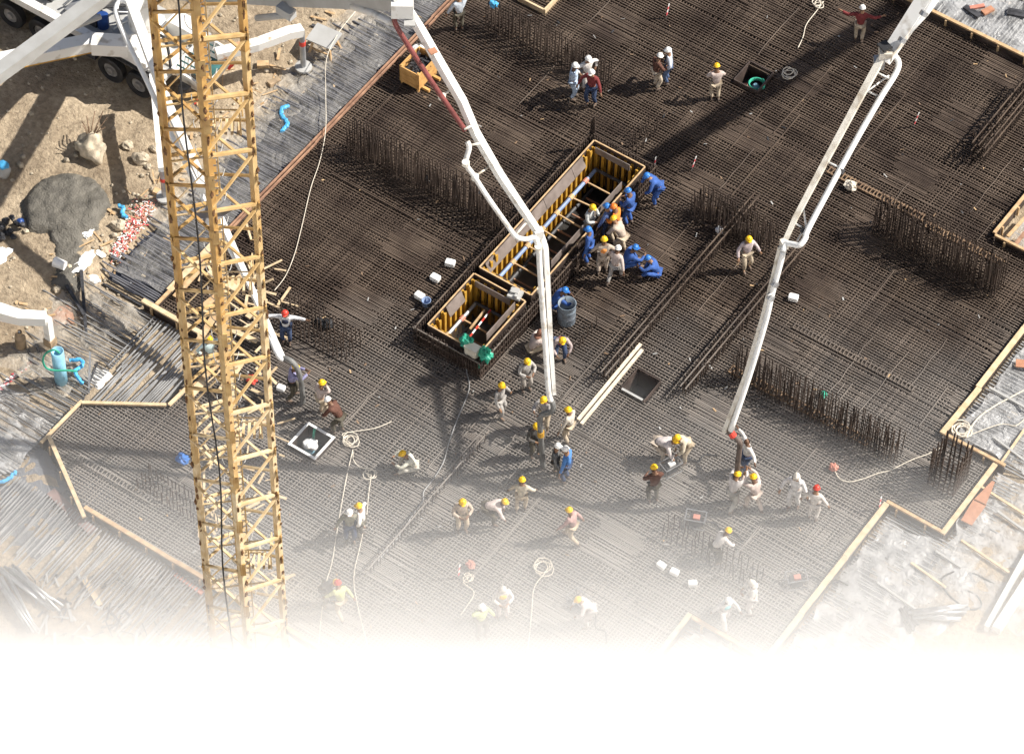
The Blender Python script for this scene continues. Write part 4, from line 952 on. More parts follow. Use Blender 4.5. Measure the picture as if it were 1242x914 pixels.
def right_boom():
    k = Kit('concrete_boom', 'splashed white concrete pump boom on the right with its pipe alongside', 'pump boom', at(884, 526, 3.2))
    A = pts(lerp_h([(1150, -45), (1112, 14), (1072, 74)], 14.6, 12.7))
    k.beam('arm_section', A, [.44, .42, .34], [.30, .28, .24], 'white')
    k.pipe('delivery_pipe', pts(lerp_h([(1150, -22), (1122, 17), (1078, 64)], 14.4, 12.8)), .10, 'whiteplastic')
    k.pipe('delivery_pipe', catmull(pts(lerp_h([(1078, 64), (1086, 69), (1090, 77), (1086, 90), (1066, 122), (1030, 185), (982, 274), (977, 288), (970, 297), (960, 296), (953, 296), (950, 305)], 12.8, 9.4)), 4), .085, 'whiteplastic')
    B = pts(lerp_h([(1070, 70), (1062, 84), (1040, 124), (1000, 198), (965, 264), (947, 304)], 12.8, 9.3))
    k.beam('arm_section', B, [.19, .20, .185, .17, .15, .13], [.15, .15, .14, .13, .12, .11], 'white_dirty')
    C = pts(lerp_h([(947, 300), (940, 330), (926, 385), (905, 455), (878, 524)], 9.3, 3.3))
    k.beam('arm_section', C, [.15, .155, .155, .14, .11], [.12, .12, .12, .11, .10], 'white_dirty')
    k.pipe('delivery_pipe', catmull(pts(lerp_h([(950, 305), (945, 325), (936, 358), (928, 392), (908, 458), (886, 522)], 9.3, 3.4)), 4), .085, 'whiteplastic')
    for a, b, h in (((1059, 86), (1078, 95), 12.4), ((1050, 110), (1068, 118), 11.9), ((1050, 112), (1078, 92), 12.1), ((1003, 196), (1020, 204), 10.9), ((962, 270), (976, 277), 9.8), ((974, 250), (978, 277), 9.9), ((976, 277), (967, 292), 9.7), ((931, 358), (938, 356), 8.0)):
        k.pipe('bracket', pts([(*a, h), (*b, h)]), .03, 'white', 6)
    for (x, y), h in (((1068, 118), 11.9), ((1021, 204), 10.9), ((977, 277), 9.85), ((941, 342), 8.4), ((936, 358), 7.9), ((1096, 46), 13.4), ((1122, 14), 14.3)):
        p = at(x, y, h); q = at(x - 3, y + 5, h - .1); k.collar(p, q, .125, 'dark' if h > 8.4 and h < 12 else 'steel')
    k.box('knuckle', at(1074, 64, 12.9), (.36, .4, .3), 'white_dirty', AL); k.box('rubber_pad', at(1073, 56, 13.22), (.3, .34, .06), 'black', AL + .6)
    k.box('knuckle', at(951, 296, 9.4), (.2, .2, .3), 'white_dirty', AL + .4); k.box('hinge_plate', at(1066, 76, 12.5), (.3, .3, .3), 'steel', AL)
    k.pipe('end_hose', catmull(pts([(884, 520, 3.4), (886, 526, 3.2), (892, 530, 3.1), (897, 536, 2.95), (897, 545, 2.6), (895, 560, 2.0), (894, 578, 1.25), (893, 600, .4), (893, 609, .05)]), 5), .085, 'brown_hose')
    k.collar(at(886, 524, 3.25), at(890, 529, 3.12), .11, 'red', 'hose_strap')
def left_boom():
    k = Kit('concrete_boom', 'white concrete pump boom running down behind the yellow crane mast', 'pump boom', at(343, 432, 1.9))
    A = pts(lerp_h([(158, 2), (180, 62), (204, 128), (250, 230)], 6.6, 4.4)); k.beam('arm_section', A, [.30, .30, .27, .23], [.28, .28, .25, .2], 'grey_white')
    B = pts(lerp_h([(247, 222), (262, 252), (300, 338), (343, 434)], 4.5, 1.9)); k.beam('arm_section', B, [.19, .19, .17, .15], [.18, .18, .16, .14], 'white')
    k.pipe('delivery_pipe', catmull(pts(lerp_h([(160, 6), (148, 1), (141, 8), (143, 24), (160, 62), (178, 98), (196, 138), (230, 208), (268, 282), (305, 352), (334, 424), (344, 436)], 6.6, 1.9)), 4), .08, 'whiteplastic')
    for a, b, h in (((160, 42), (170, 38), 6), ((175, 86), (184, 80), 5.4), ((268, 282), (276, 280), 3.8), ((306, 354), (312, 352), 2.9)):
        k.pipe('bracket', pts([(*a, h), (*b, h)]), .035, 'white', 6)
    k.box('knuckle', at(247, 226, 4.45), (.36, .3, .36), 'white', AL)
    k.pipe('end_hose', catmull(pts([(343, 434, 1.9), (352, 437, 1.95), (360, 446, 1.7), (365, 462, 1.1), (367, 480, .4), (367, 488, .05)]), 5), .085, 'grey_hose')
def far_boom():
    """boom of the pump beyond the right-hand edge of the picture; its long shadow crosses the mat"""
    k = Kit('concrete_boom', 'concrete pump boom beyond the right border whose long shadow crosses the mat', 'pump boom', at(1130, -15) + sv * (22 / sv.z))
    g1, g2, g0 = at(1140, -22), at(775, 203), at(1300, -120)
    P = [g0 + sv * (24 / sv.z), g1 + sv * (22 / sv.z), g2 + sv * (15 / sv.z)]
    k.beam('arm_section', P[:2], [.75, .62], [.8, .66], 'white'); k.beam('arm_section', P[1:], [.62, .45], [.6, .4], 'white')
    d = Vector((.0, -.9, -.1)); k.pipe('delivery_pipe', [P[1] + d, P[1].lerp(P[2], .97) + d], .09, 'white'); 
    for t in (.1, .4, .7, .95): q = P[1].lerp(P[2], t); k.pipe('bracket', [q, q + d], .04, 'white', 6)
    c = P[0].copy(); c.z = 0; k.beam('column', [c + UP * .2, P[0]], [.9, .6], [.9, .6], 'grey_paint', up=Vector((1, 0, 0))); k.box('ballast_base', c + UP * .1, (4, 4, .6), 'grey_paint')
M['grey_hose'] = mat('grey_rubber_hose', (.17, .17, .165), .6, var=.15); M['brown_hose'] = mat('brown_rubber_hose', (.13, .10, .085), .6, var=.2)
M['grey_white'] = mat('greyish_white_paint', (.70, .70, .68), .45, var=.05)  # grey_white: slightly greyer white for some boom arms
middle_boom(); right_boom(); left_boom(); far_boom()

# ------------------------------------------------------------------ pump truck on the sand
def truck():
    o = at(172, 114); k = Kit('concrete_pump_truck', 'white concrete pump truck parked on the sand behind the yellow crane mast', 'pump truck', o); V = lambda x, y, z: o + Vector((x, y, z))
    k.box('chassis', V(-4.6, 1.3, .85), (11.6, .9, .35), 'dark')
    k.box('deck', V(-4.3, 1.3, 1.22), (10.6, 2.45, .12), 'grey_paint')
    for y in (.06, 2.54): k.box('side_board', V(-5.4, y, 1.38), (8.2, .28, .28), 'white')
    k.box('side_board', V(-.5, .25, 1.45), (1.6, .5, .3), 'white')
    # receiving hopper at the rear
    mb = MB(); lo = [(1.15, .75, .55), (1.95, .75, .55), (1.95, 1.85, .55), (1.15, 1.85, .55)]; hi = [(1.0, .40, 1.55), (2.35, .40, 1.45), (2.35, 2.2, 1.45), (1.0, 2.2, 1.55)]; inn = [(1.08, .48, 1.55), (2.27, .48, 1.45), (2.27, 2.12, 1.45), (1.08, 2.12, 1.55)]; dp = [(1.25, .8, .8), (1.9, .8, .8), (1.9, 1.8, .8), (1.25, 1.8, .8)]
    mb.v += lo + hi + inn + dp
    for q in range(3):
        for i in range(4): j = (i + 1) % 4; mb.f.append((q * 4 + i, q * 4 + j, q * 4 + 4 + j, q * 4 + 4 + i)); mb.m.append(0)
    mb.f += [(3, 2, 1, 0), (12, 13, 14, 15)]; mb.m += [0, 1]; mb.build('hopper', [M['white'], M['wet']], k.r)
    for i in range(7): k.box('grille_bar', V(1.68, .62 + i * .22, 1.53), (1.2, .04, .04), 'glass')
    k.box('hopper_cover', V(2.12, 1.0, 1.60), (.42, .95, .04), 'teal'); k.box('agitator_motor', V(1.6, .30, .95), (.35, .25, .35), 'dark'); k.box('control_panel', V(.82, .12, 1.35), (.3, .2, .5), 'white_dirty')
    for y in (.35, 2.2): k.box('tail_light', V(2.0, y, .62), (.06, .25, .12), 'red')
    k.pipe('hydraulic_line', catmull([V(1.0, .4, 1.5), V(.6, .8, 1.8), V(.1, 1.2, 1.7), V(-.4, 1.3, 1.5)], 4), .05, 'black', 6); k.box('water_tank', V(.35, 2.0, 1.6), (1.0, .6, .6), 'white'); k.box('walkway', V(.2, .9, 1.32), (1.6, .6, .06), 'white_dirty')
    # wheels, each with its rim
    for x, r in ((0, .52), (-1.15, .52), (-4.05, .52), (-5.35, .52), (-6.65, .52)):
        for y, s in ((-.02, -1), (2.58, 1)):
            c = V(x, y, r); mb = MB(); Mx = Matrix.Translation(c - o) @ Matrix.Rotation(-s * pi / 2, 4, 'X'); mb.lathe([(.30, -.15), (.46, -.17), (r, -.11), (r, .11), (.46, .15), (.30, .13), (.28, .06)], n=24, M=Mx); w = mb.build('wheel', M['black'], k.r)
            mb = MB(); mb.lathe([(.29, .04), (.27, .10), (.20, .06), (.12, .07), (.11, .15), (.02, .16)], n=20, M=Mx); mb.build('rim', M['dull_rim'], w)
    k.box('fuel_tank', V(-2.35, .25, .75), (.95, .55, .6), 'dark'); k.box('battery_box', V(-3.0, .3, .8), (.35, .5, .45), 'dark'); k.box('mudguard', V(-.55, .2, 1.14), (1.9, .5, .05), 'dark')
    # turret, hydraulics, hopper
    mb = MB(); mb.lathe([(.75, 1.28), (.75, 1.6), (.5, 1.7), (.42, 3.4), (.3, 3.6)], c=(-.8, 1.3, 0), n=18); mb.build('turret', M['white'], k.r)
    k.box('turret_head', V(-.8, 1.3, 3.7), (.9, .7, .8), 'white', .4); k.beam('arm_section', [V(-.8, 1.3, 3.8), at(165, 2, 6.5)], [.5, .42], [.6, .45], 'grey_white', up=Vector((1, 0, 0)))
    for i, (x, y, z, sx, sy, sz, m) in enumerate(((-2.6, .8, 1.45, .8, .5, .35, 'dark'), (-3.4, 1.7, 1.5, 1.4, .4, .4, 'white_dirty'), (-4.6, .9, 1.5, 1.0, .6, .5, 'dark'), (-5.4, 1.8, 1.45, 1.2, .3, .35, 'dark'), (-1.9, 2.0, 1.5, .6, .5, .5, 'white'), (-3.2, .9, 1.38, .5, .8, .2, 'steel'), (-6.2, 1.2, 1.5, 1.0, 1.1, .5, 'dark'))):
        k.box('machinery_box', V(x, y, z), (sx, sy, sz), m)
    for i in range(9):
        x = -5.6 + i * .5; k.pipe('hydraulic_line', catmull([V(x, .5 + .1 * (i % 3), 1.45), V(x + .3, 1.0, 1.75 + .1 * (i % 2)), V(x + .7, 1.6, 1.6), V(x + 1.0, 2.1, 1.45)], 4), .04, ('black', 'steel', 'white')[i % 3], 6)
    mb = MB(); mb.lathe([(.2, 0), (.2, .5)], c=(-2.05, .75, 1.3), n=12); mb.build('blue_canister', M['navy'], k.r)
    # outriggers: beam, jack and foot each
    def rig(path, foot, w, m='white', stripe=False):
        k.beam('outrigger_beam', path, [w] * len(path), [w * .9] * len(path), m)
        if stripe:
            a, b = path[0] - UP * w * .5, path[1] - UP * w * .5; k.beam('yellow_stripe', [a, b], [w * 1.03] * 2, [.05] * 2, 'h20')
        if foot is not None:
            e = path[-1]; mb = MB(); mb.tube([e - o, Vector((e.x, e.y, foot.z + .08)) - o], .10, 10); j = mb.build('jack', M['steel'], k.r)
            mb = MB(); mb.lathe([(.28, 0), (.28, .07), (.1, .09)], c=Vector((e.x, e.y, foot.z)) - o, n=14); mb.build('jack_foot', M['grey_paint'], j)
            if stripe is None:
                mb = MB(); mb.tube([Vector((e.x, e.y, e.z * .62)) - o, Vector((e.x, e.y, e.z * .72)) - o], .115, 10); mb.build('red_band', M['red'], j)
    rig([at(118, 50, 1.7), at(-14, 78, 1.7)], None, .46, 'white', True)
    k.box('outrigger_block', at(140, 55, 1.75), (1.5, .55, .5), 'white', AL - .05); k.box('outrigger_block', at(167, 66, 1.6), (.7, .5, .5), 'white', AL - .7)
    rig([at(186, 92, 1.6), at(197, 206, 1.35)], at(198, 238, .02), .26, 'white', None)
    rig([at(262, 66, 1.9), at(312, 54, 1.9), at(350, 40, 1.9), at(366, 37, 1.8)], at(367, 76, .02), .34, 'rusty_white', None)
    k.beam('arm_section', pts([(-22, 104, 4.0), (60, 44, 4.6), (140, -16, 5.2)]), [.46, .46, .46], [.42, .42, .42], 'grey_paint')
    k.pipe('hydraulic_ram', pts([(84, 35, 2.6), (122, 20, 3.0)]), .10, 'grey_paint')
M['teal'] = mat('dark_teal_tarpaulin', (.04, .13, .13), .6, var=.2)
M['dull_rim'] = mat('dull_grey_rim', (.22, .21, .20), .6, var=.2); M['navy'] = mat('navy_blue_plastic', (.02, .06, .22), .4, var=.1)
M['rusty_white'] = mat('rust_streaked_white_paint', (.72, .70, .66), .5, col2=(.46, .27, .15), scale=2.5, detail=8, lo=.36, hi=.46)
truck()
# outrigger of another pump at the left border
k = Kit('pump_outrigger', 'curved white outrigger arm with a jack on a timber block at the left border', 'outrigger', at(58, 420))
P = pts([(-40, 372, 1.3), (0, 378, 1.35), (25, 385, 1.38), (56, 386, 1.4)]); k.beam('outrigger_beam', P, [.42, .40, .36, .34], [.45, .42, .36, .34], 'white')
e = at(57, 386, 1.3); mb = MB(); mb.beam(e - k.o, Vector((e.x, e.y, .32)) - k.o, .22, .22); mb.build('jack', M['white'], k.r); k.box('timber_block', Vector((e.x, e.y, .18)), (.3, .3, .3), 'brown_cyl')
# ------------------------------------------------------------------ loose things on the mat
R8 = random.Random(77)
def solo(mb, name, m, loc, label, cat, group=None, smooth=False, rz=0):
    o = mb.build(name, m, None, smooth); o.location = loc; o.rotation_euler = (0, 0, rz); return tag(o, label, cat, group)
# white foam blocks
mb = MB()
def soft_block(mb, sx, sy, sz, n=6):
    o = len(mb.v); e = .28
    for j in range(n + 1):
        for i in range(2 * n):
            t = pi * j / n - pi / 2; g = pi * i / n
            c = lambda w, q: math.copysign(abs(w) ** q, w)
            mb.v.append((sx / 2 * c(cos(t), e) * c(cos(g), e), sy / 2 * c(cos(t), e) * c(sin(g), e), sz / 2 * c(sin(t), e) + sz / 2))
    for j in range(n):
        for i in range(2 * n):
            k = (i + 1) % (2 * n); mb.f.append((o + j * 2 * n + i, o + j * 2 * n + k, o + (j + 1) * 2 * n + k, o + (j + 1) * 2 * n + i)); mb.m.append(0)
soft_block(mb, .36, .26, .2); fb = mb.mesh('foam_block', M['whiteplastic'], False)
for i, (x, y, lab) in enumerate(((546, 321, 'white foam block, uppermost of the three left of the pit'), (528, 339, 'white foam block, middle of the three left of the pit'), (509, 361, 'white foam block lying beside the blue bucket at the pit corner'),
        (962, 363, 'white foam block lying alone near the right boom'), (802, 687, 'white foam block in the mist, leftmost of its three'), (818, 695, 'white foam block in the mist, middle of its three'), (840, 709, 'white foam block in the mist, lowest of its three'),
        (341, 472, 'white foam block beside the foot of the man in the lilac shirt'), (873, 281, 'small pale foam block on the long low row of bars'))):
    o = bpy.data.objects.new('foam_block', fb); COL.objects.link(o); o.location = at(x, y, .01); o.rotation_euler = (0, 0, AL * .2 + R8.uniform(-.3, .3) + (.5 if i == 6 else 0)); s = .9 if i < 4 else (.78 if i < 7 else .75); o.scale = (s, s, s); tag(o, lab, 'foam block', 'white foam blocks on the mat')
mb = MB(); mb.lathe([(.12, 0), (.15, .24), (.155, .25), (.13, .24), (.10, .03)], n=14); solo(mb, 'bucket', M['navy_grey'] if 'navy_grey' in M else M['blue_steel'], at(517, 370), 'blue grey bucket on the mat at the left corner of the pit', 'bucket', smooth=True)
# wooden skip of scrap, water cooler
def crate():
    c = at(507, 113) + Vector((-.36, .55, 0)); r = empty('timber_crate', c, 0, 'orange timber crate full of dark scrap beside the reddish rails', 'crate'); tm = M['crate_wood']; sx, sy, h = .74, 1.05, .85
    for i in range(5):
        z = .14 + (h - .14) * (i + .5) / 5; hh = (h - .14) / 5 - .012; j = .004 * (i % 2)
        for x in (-sx / 2, sx / 2): mb = MB(); mb.box((x + j, 0, z), (.035, sy, hh)); mb.build('plank', tm, r)
        for y in (-sy / 2, sy / 2): mb = MB(); mb.box((0, y + j, z), (sx - .05, .035, hh)); mb.build('plank', tm, r)
    for x in (-sx / 2 + .05, sx / 2 - .05):
        for y in (-sy / 2 + .05, sy / 2 - .05): mb = MB(); mb.box((x, y, h / 2), (.07, .07, h + .03)); mb.build('corner_post', tm, r)
    for y in (-.3, .3): mb = MB(); mb.box((0.1, y, .06), (sx + .35, .09, .10)); mb.build('skid', tm, r)
    mb = MB()
    for i in range(60):
        p = Vector((R8.uniform(-.3, .3), R8.uniform(-.46, .46), R8.uniform(.55, .82) - .0)); d = Vector((R8.gauss(0, 1), R8.gauss(0, 1), R8.gauss(0, .35))).normalized() * R8.uniform(.05, .16); mb.beam(p - d, p + d, .03, .025)
    mb.box((0, 0, .5), (.66, .98, .12)); mb.build('scrap', M['dark'], r, kind='stuff')
M['crate_wood'] = mat('orange_pine_boards', (.62, .36, .13), .7, col2=(.48, .26, .085), scale=5, bump=.1)
crate()
c = at(507, 74); r = empty('water_cooler', c, 0, 'orange red water cooler with white lid beside the timber crate', 'water cooler')
mb = MB(); mb.lathe([(.19, 0), (.215, .03), (.22, .45), (.21, .47)], n=20); mb.build('body', M['cooler_red'], r, True)
mb = MB(); mb.lathe([(.225, .47), (.225, .55), (.20, .60), (.08, .61)], n=20); l = mb.build('lid', M['whiteplastic'], r, True); mb = MB(); mb.box((0, 0, .62), (.12, .06, .04)); mb.build('lid_cap', M['red'], l)
mb = MB(); mb.tube(catmull([(-.22, 0, .42), (-.27, 0, .3), (-.22, 0, .2)], 4), .015, 6); mb.build('handle', M['whiteplastic'], r)
# framed openings in the mat
def framed(px, py, w, d, label, m, h0=-.5, h1=.10, t=.05, trim=0):
    c = at(px, py); r = empty('opening_frame', c, 0, label, 'opening frame')
    for nm, cc, s in (('side_board', (-w / 2, 0), (t, d)), ('side_board', (w / 2, 0), (t, d)), ('end_board', (0, -d / 2), (w - t - .004, t)), ('end_board', (0, d / 2), (w - t - .004, t))):
        mb = MB(); mb.box((cc[0], cc[1], (h0 + h1) / 2 + R8.uniform(-.006, .006)), (s[0], s[1], h1 - h0)); mb.build(nm, m, r)
    mb = MB(); mb.box((0, 0, h0 - .03), (w + .3, d + .3, .04)); mb.build('base_panel', M['floor_shade'], r)
    if trim:
        for cc, s in (((-w / 2, 0), (t + .05, d + .1)), ((w / 2, 0), (t + .05, d + .1)), ((0, -d / 2), (w - t - .06, t + .05)), ((0, d / 2), (w - t - .06, t + .05))):
            if R8.random() < trim: mb = MB(); mb.box((cc[0], cc[1], h1 + .014), (s[0], s[1], .022)); mb.build('edge_trim', M['whiteplastic' if trim == 1 else 'grey_paint'], r)
    return c, r
c, r = framed(378, 537, .95, .95, 'square opening framed with white edged boards below the stooping man', M['ply'], -.55, .10, .03, 1)
mb = MB(); mb.lathe([(.15, 0), (.17, .42), (.16, .42), (.14, .05)], n=16); solo(mb, 'bucket', M['cyan_pale'], c + Vector((-.02, -.08, -.5)), 'pale blue bucket standing inside the white edged opening', 'bucket', smooth=True)
mb = MB(); mb.blob((0, 0, 0), (.24, .2, .09), 3, .8, 16, 10, 3.0); solo(mb, 'plastic_bag', M['whiteplastic'], c + Vector((-.02, -.05, -.02)), 'crumpled white bag on the bucket inside the white edged opening', 'bag', smooth=True)
mb = MB(); mb.beam((0, 0, 0), (-.02, .12, .42), .07, .05); solo(mb, 'green_pipe', M['green'], c + Vector((-.1, .2, -.15)), 'short green pipe standing up in the white edged opening', 'pipe')
c, r = framed(777, 468, .85, .95, 'square opening lined with pale steel beside the long pale planks', M['ply'], -.7, .08, .03, .6)
mb = MB(); mb.box((0, 0, .1), (.5, .6, .03)); solo(mb, 'metal_sheet', M['dark'], c + Vector((0, 0, -.72)), 'dark sheet at the bottom of the steel lined opening', 'sheet')
c, r = framed(914, 95, .9, 1.0, 'dark framed opening holding the green hose at the top', M['ply'], -.6, .12, .04)
mb = MB(); mb.tube([c + Vector((.2 + .26 * cos(t * .42), -.12 + .26 * sin(t * .42), -.12 + t * .004)) - c for t in range(34)], .035, 6); solo(mb, 'hose_coil', M['green'], c, 'coil of green hose in the dark framed opening', 'hose')
mb = MB(); mb.blob((0, 0, 0), .11, 2, .3); solo(mb, 'red_bag', M['coral'], c + Vector((-.15, -.2, -.3)), 'small reddish bag beside the green hose coil', 'bag'); mb = MB(); mb.blob((0, 0, 0), (.14, .1, .1), 5, .5); solo(mb, 'plastic_bag', M['cyan_pale'], c + Vector((.1, .05, -.4)), 'pale blue bag beside the green hose coil', 'bag')
for i in range(10): pass
# top timber frame
c = at(655, -4); r = empty('timber_curb', c, 0, 'small square timber curb at the top border above the upright bars', 'timber curb')
for nm, cc, s in (('board', (-.55, 0), (.07, 1.1)), ('board', (.55, 0), (.07, 1.1)), ('board', (0, -.55), (1.03, .07)), ('board', (0, .55), (1.03, .07))): mb = MB(); mb.box((*cc, .04), (*s, .3)); mb.build(nm, M['timber_pale'], r)
# long planks, drum
for a, b, lab in (((701, 509), (777, 417), 'long pale plank on the mat, left of its pair'), ((705, 514), (779, 424), 'long pale plank on the mat, right of its pair')):
    A, B = at(*a, .05), at(*b, .05); mb = MB(); mb.beam(-(B - A) / 2, (B - A) / 2, .10, .06); solo(mb, 'plank', M['timber_white'] if 'timber_white' in M else M['timber_pale'], (A + B) / 2, lab, 'plank', 'pair of long pale planks on the mat')
r = empty('steel_drum', at(687, 389), 0, 'grey blue open steel drum beside the crouching man in blue', 'drum'); mb = MB(); mb.lathe([(.27, 0), (.28, .02), (.28, .28), (.29, .30), (.28, .32), (.28, .58), (.29, .60), (.28, .62), (.28, .86), (.295, .87), (.27, .87), (.26, .45)], n=22); mb.build('shell', M['grey_barrel'], r, True)
mb = MB(); mb.lathe([(.255, .44), (.0, .46)], n=20); mb.build('contents', M['black'], r)
# ropes and hoses
def rope(pl, label, m='rope', r=.017, z=.05, cat='rope', name='rope', n=5):
    P = catmull([at(q[0], q[1], q[2] if len(q) > 2 else z) for q in pl], n); o = P[0].copy(); mb = MB(); rr = [r * (1 + .45 * noise.noise(Vector((i * .6, pl[0][0], 0)))) for i in range(len(P))] if m == 'cyan' else r
    if m == 'cyan': P = [p + Vector((noise.noise(Vector((i * .5, 1, pl[0][0]))) * .05, noise.noise(Vector((i * .5, 5, pl[0][0]))) * .05, 0)) for i, p in enumerate(P)]
    mb.tube([p - o for p in P], rr, 7 if m == 'cyan' else 5); return solo(mb, name, M[m], o, label, cat)
def coil(px, py, rad, n, label, m='rope', tail=(), r=.017, z=.06):
    c = at(px, py, z); rnd = random.Random(int(px)); P = []
    for i in range(n * 10): g = i * .63; rr = rad * (1 + .25 * sin(i * .31 + px)); P.append(c + Vector((rr * cos(g) + .06 * sin(i * .17), rr * sin(g) * 1.0 + .05 * cos(i * .21), .004 * i / n + .015 * sin(i * 1.7))))
    P += catmull([P[-1]] + [at(q[0], q[1], z) for q in tail], 5)[1:]; mb = MB(); mb.tube([p - c for p in P], r, 5); return solo(mb, 'rope', M[m], c, label, 'rope')
rope([(431, 14, .3), (410, 41, .6), (396, 72, .9), (395, 110, .25), (395, 157, .25), (388, 195), (377, 228), (366, 275), (357, 309), (346, 335), (333, 352)], 'long pale rope running from the sand across the reddish rails to the crane mast', r=.014)
coil(425, 534, .2, 4, 'white rope coil right of the white edged opening, with a long tail', tail=((415, 527), (430, 523), (455, 519), (475, 511)))
rope([(428, 545), (420, 580), (411, 630), (403, 680), (396, 705), (390, 745), (384, 805)], 'straight pale rope running down past the man in the olive jacket')
coil(449, 574, .17, 3, 'small rope coil above the man in the white shirt, with tail', tail=((447, 600), (444, 628), (436, 665), (429, 700), (434, 735), (444, 775), (453, 812)))
rope([(428, 548), (429, 558), (436, 566), (446, 568)], 'short curved rope between the two rope coils')
coil(658, 688, .24, 4, 'white rope coil in the mist right of the man in pinkish red', tail=((648, 712), (645, 740), (641, 780), (636, 812)))
coil(568, 700, .12, 3, 'small white rope coil in the mist', tail=((562, 706), (575, 718), (566, 735), (559, 745)))
rope([(1012, 569), (1018, 580), (1030, 584), (1048, 580), (1064, 574), (1080, 570), (1098, 561), (1112, 555), (1124, 551), (1134, 546), (1145, 541)], 'wavy white rope leading to the column cage')
coil(1166, 521, .25, 5, 'coil of white rope lying on the plastic at the right', tail=((1185, 508), (1205, 493), (1225, 482), (1246, 471)), r=.026)
rope([(1168, 531), (1190, 522), (1215, 514), (1232, 516), (1245, 505)], 'second pale rope on the plastic below the rope coil')
rope([(999, 2), (990, 14), (978, 30), (974, 45), (968, 58)], 'pale rope hanging down the mat left of the man with outstretched arms')
coil(957, 89, .2, 4, 'dull rope coil in the long shadow near the top')
coil(992, 5, .14, 3, 'small rope coil at the top border')
rope([(563, 425, .6), (566, 450), (569, 472), (556, 505), (545, 535), (538, 560), (526, 580), (514, 596), (513, 607), (500, 625), (480, 655), (458, 680)], 'thin grey hose leaving the cream box and following the low row of bars', 'grey_bar', .018, name='hose', cat='hose')
rope([(838, 640), (848, 652), (858, 668), (862, 690)], 'thin dark cable curving in the mist left of the foam blocks', 'black', .014, name='cable', cat='cable'); 
# poker vibrators: engine in a tube frame
def vib(px, py, label, top='coral', rz=.4, s=1.0):
    r = empty('vibrator_engine', at(px, py), rz, label, 'vibrator'); r.scale = (s, s, s)
    for y in (-.2, .2): mb = MB(); mb.tube([(-.3, y, .02), (.3, y, .02), (.3, y, .42), (-.3, y, .42), (-.3, y, .02)], .018, 6); mb.build('frame_tube', M['steel'], r)
    for x in (-.3, .3): mb = MB(); mb.tube([(x, -.2, .42), (x, .2, .42)], .018, 6); mb.build('frame_tube', M['steel'], r)
    mb = MB(); mb.box((0, 0, .18), (.36, .28, .26)); mb.lathe([(.12, -.06), (.12, .06)], M=Matrix.Translation((.2, 0, .2)) @ Matrix.Rotation(pi / 2, 4, 'Y'), n=12); mb.build('engine', M['dark'], r)
    mb = MB(); mb.box((.03, 0, .35), (.20, .16, .08)); mb.build('fuel_tank', M[top], r)
    mb = MB(); mb.tube(catmull([(.3, 0, .2), (.6, .1, .06), (.9, -.2, .04), (1.2, -.1, .04), (1.5, -.35, .03)], 4), .025, 6); mb.build('shaft_hose', M['black'], r)
vib(843, 635, 'red topped vibrator engine below the man in dark brown'); vib(813, 571, 'pale vibrator engine between the two stooping men', 'whiteplastic', 1.2)
vib(965, 708, 'vibrator engine in the mist at the right near the pale edge board', 'coral', .8); vib(702, 734, 'red vibrator engine in the mist beside the bending man', 'coral', -.2)
# striped flag posts
def flag(px, py, label, lean=(0.1, .15)):
    r = empty('marker_flag', at(px, py), 0, label, 'marker', 'red and white marker flags'); d = Vector((lean[0], lean[1], .9)); 
    for i in range(4):
        mb = MB(); mb.beam(d * (.15 + i * .14), d * (.15 + (i + 1) * .14 - .004), .07, .012); mb.build('stripe', M['flag_red' if i % 2 == 0 else 'whiteplastic'], r)
    mb = MB(); mb.tube([(0, 0, -.1), d * .15], .012, 5); mb.build('stick', M['steel'], r)
M['flag_red'] = mat('pinkish_red_tape', (.75, .10, .12), .6, var=.05)
flag(1108, 154, 'red and white marker flag alone in the open mat right of the right boom'); flag(839, 206, 'red and white marker flag right of the long shadow', (.12, .1)); flag(808, 22, 'red and white marker flag near the top border', (.05, .1)); flag(1066, 618, 'red and white marker flag above the corner of the pale edge boards', (0, .05)); flag(793, 208, 'red and white marker flag beside the stooping man in blue', (.0, .1))
flag(556, 601 + 100, 'small red and white marker flag in the mist', (.0, .1))
for px, py, rad, m, lab, cat in ((1011, 569, .16, 'coral', 'orange bag at the end of the wavy white rope', 'bag'), (571, 687, .15, 'coral', 'orange red bag above the small rope coil in the mist', 'bag'), (222, 560, .22, 'blue', 'blue bag behind the crane mast', 'bag'), (599, 8, .16, 'cyan', 'bright blue bag on the upright bars at the top border', 'bag'),
        (519, 220, .14, 'black', 'black bag hanging on the dense row of dark upright bars', 'bag'), (397, 396, .2, 'black', 'black bag among the scattered upright bars, right one', 'bag'), (388, 392, .14, 'black', 'black bag among the scattered upright bars, left one', 'bag'), (998, 480, .12, 'green', 'small green bag on the orange rusty bars', 'bag'), (306, 463, .16, 'red', 'red helmet shaped bundle behind the crane mast', 'bundle'), (1031, 228, .2, 'rope', 'pale sack at the head of the rusty bar spacer', 'sack')):
    mb = MB(); mb.blob((0, 0, rad * .7), (rad, rad * .8, rad * .8), px, .6, 14, 9, 2.2); solo(mb, 'bag' if cat == 'bag' else cat, M[m], at(px, py, .0 if py > 30 else .9), lab, cat)

# ------------------------------------------------------------------ on the sand, left
GZ = lambda x, y: ground_z(x, y)
def on(px, py, dz=0.0):
    p = at(px, py)
    for _ in range(4): p = at(px, py, GZ(p.x, p.y))
    return p + UP * dz
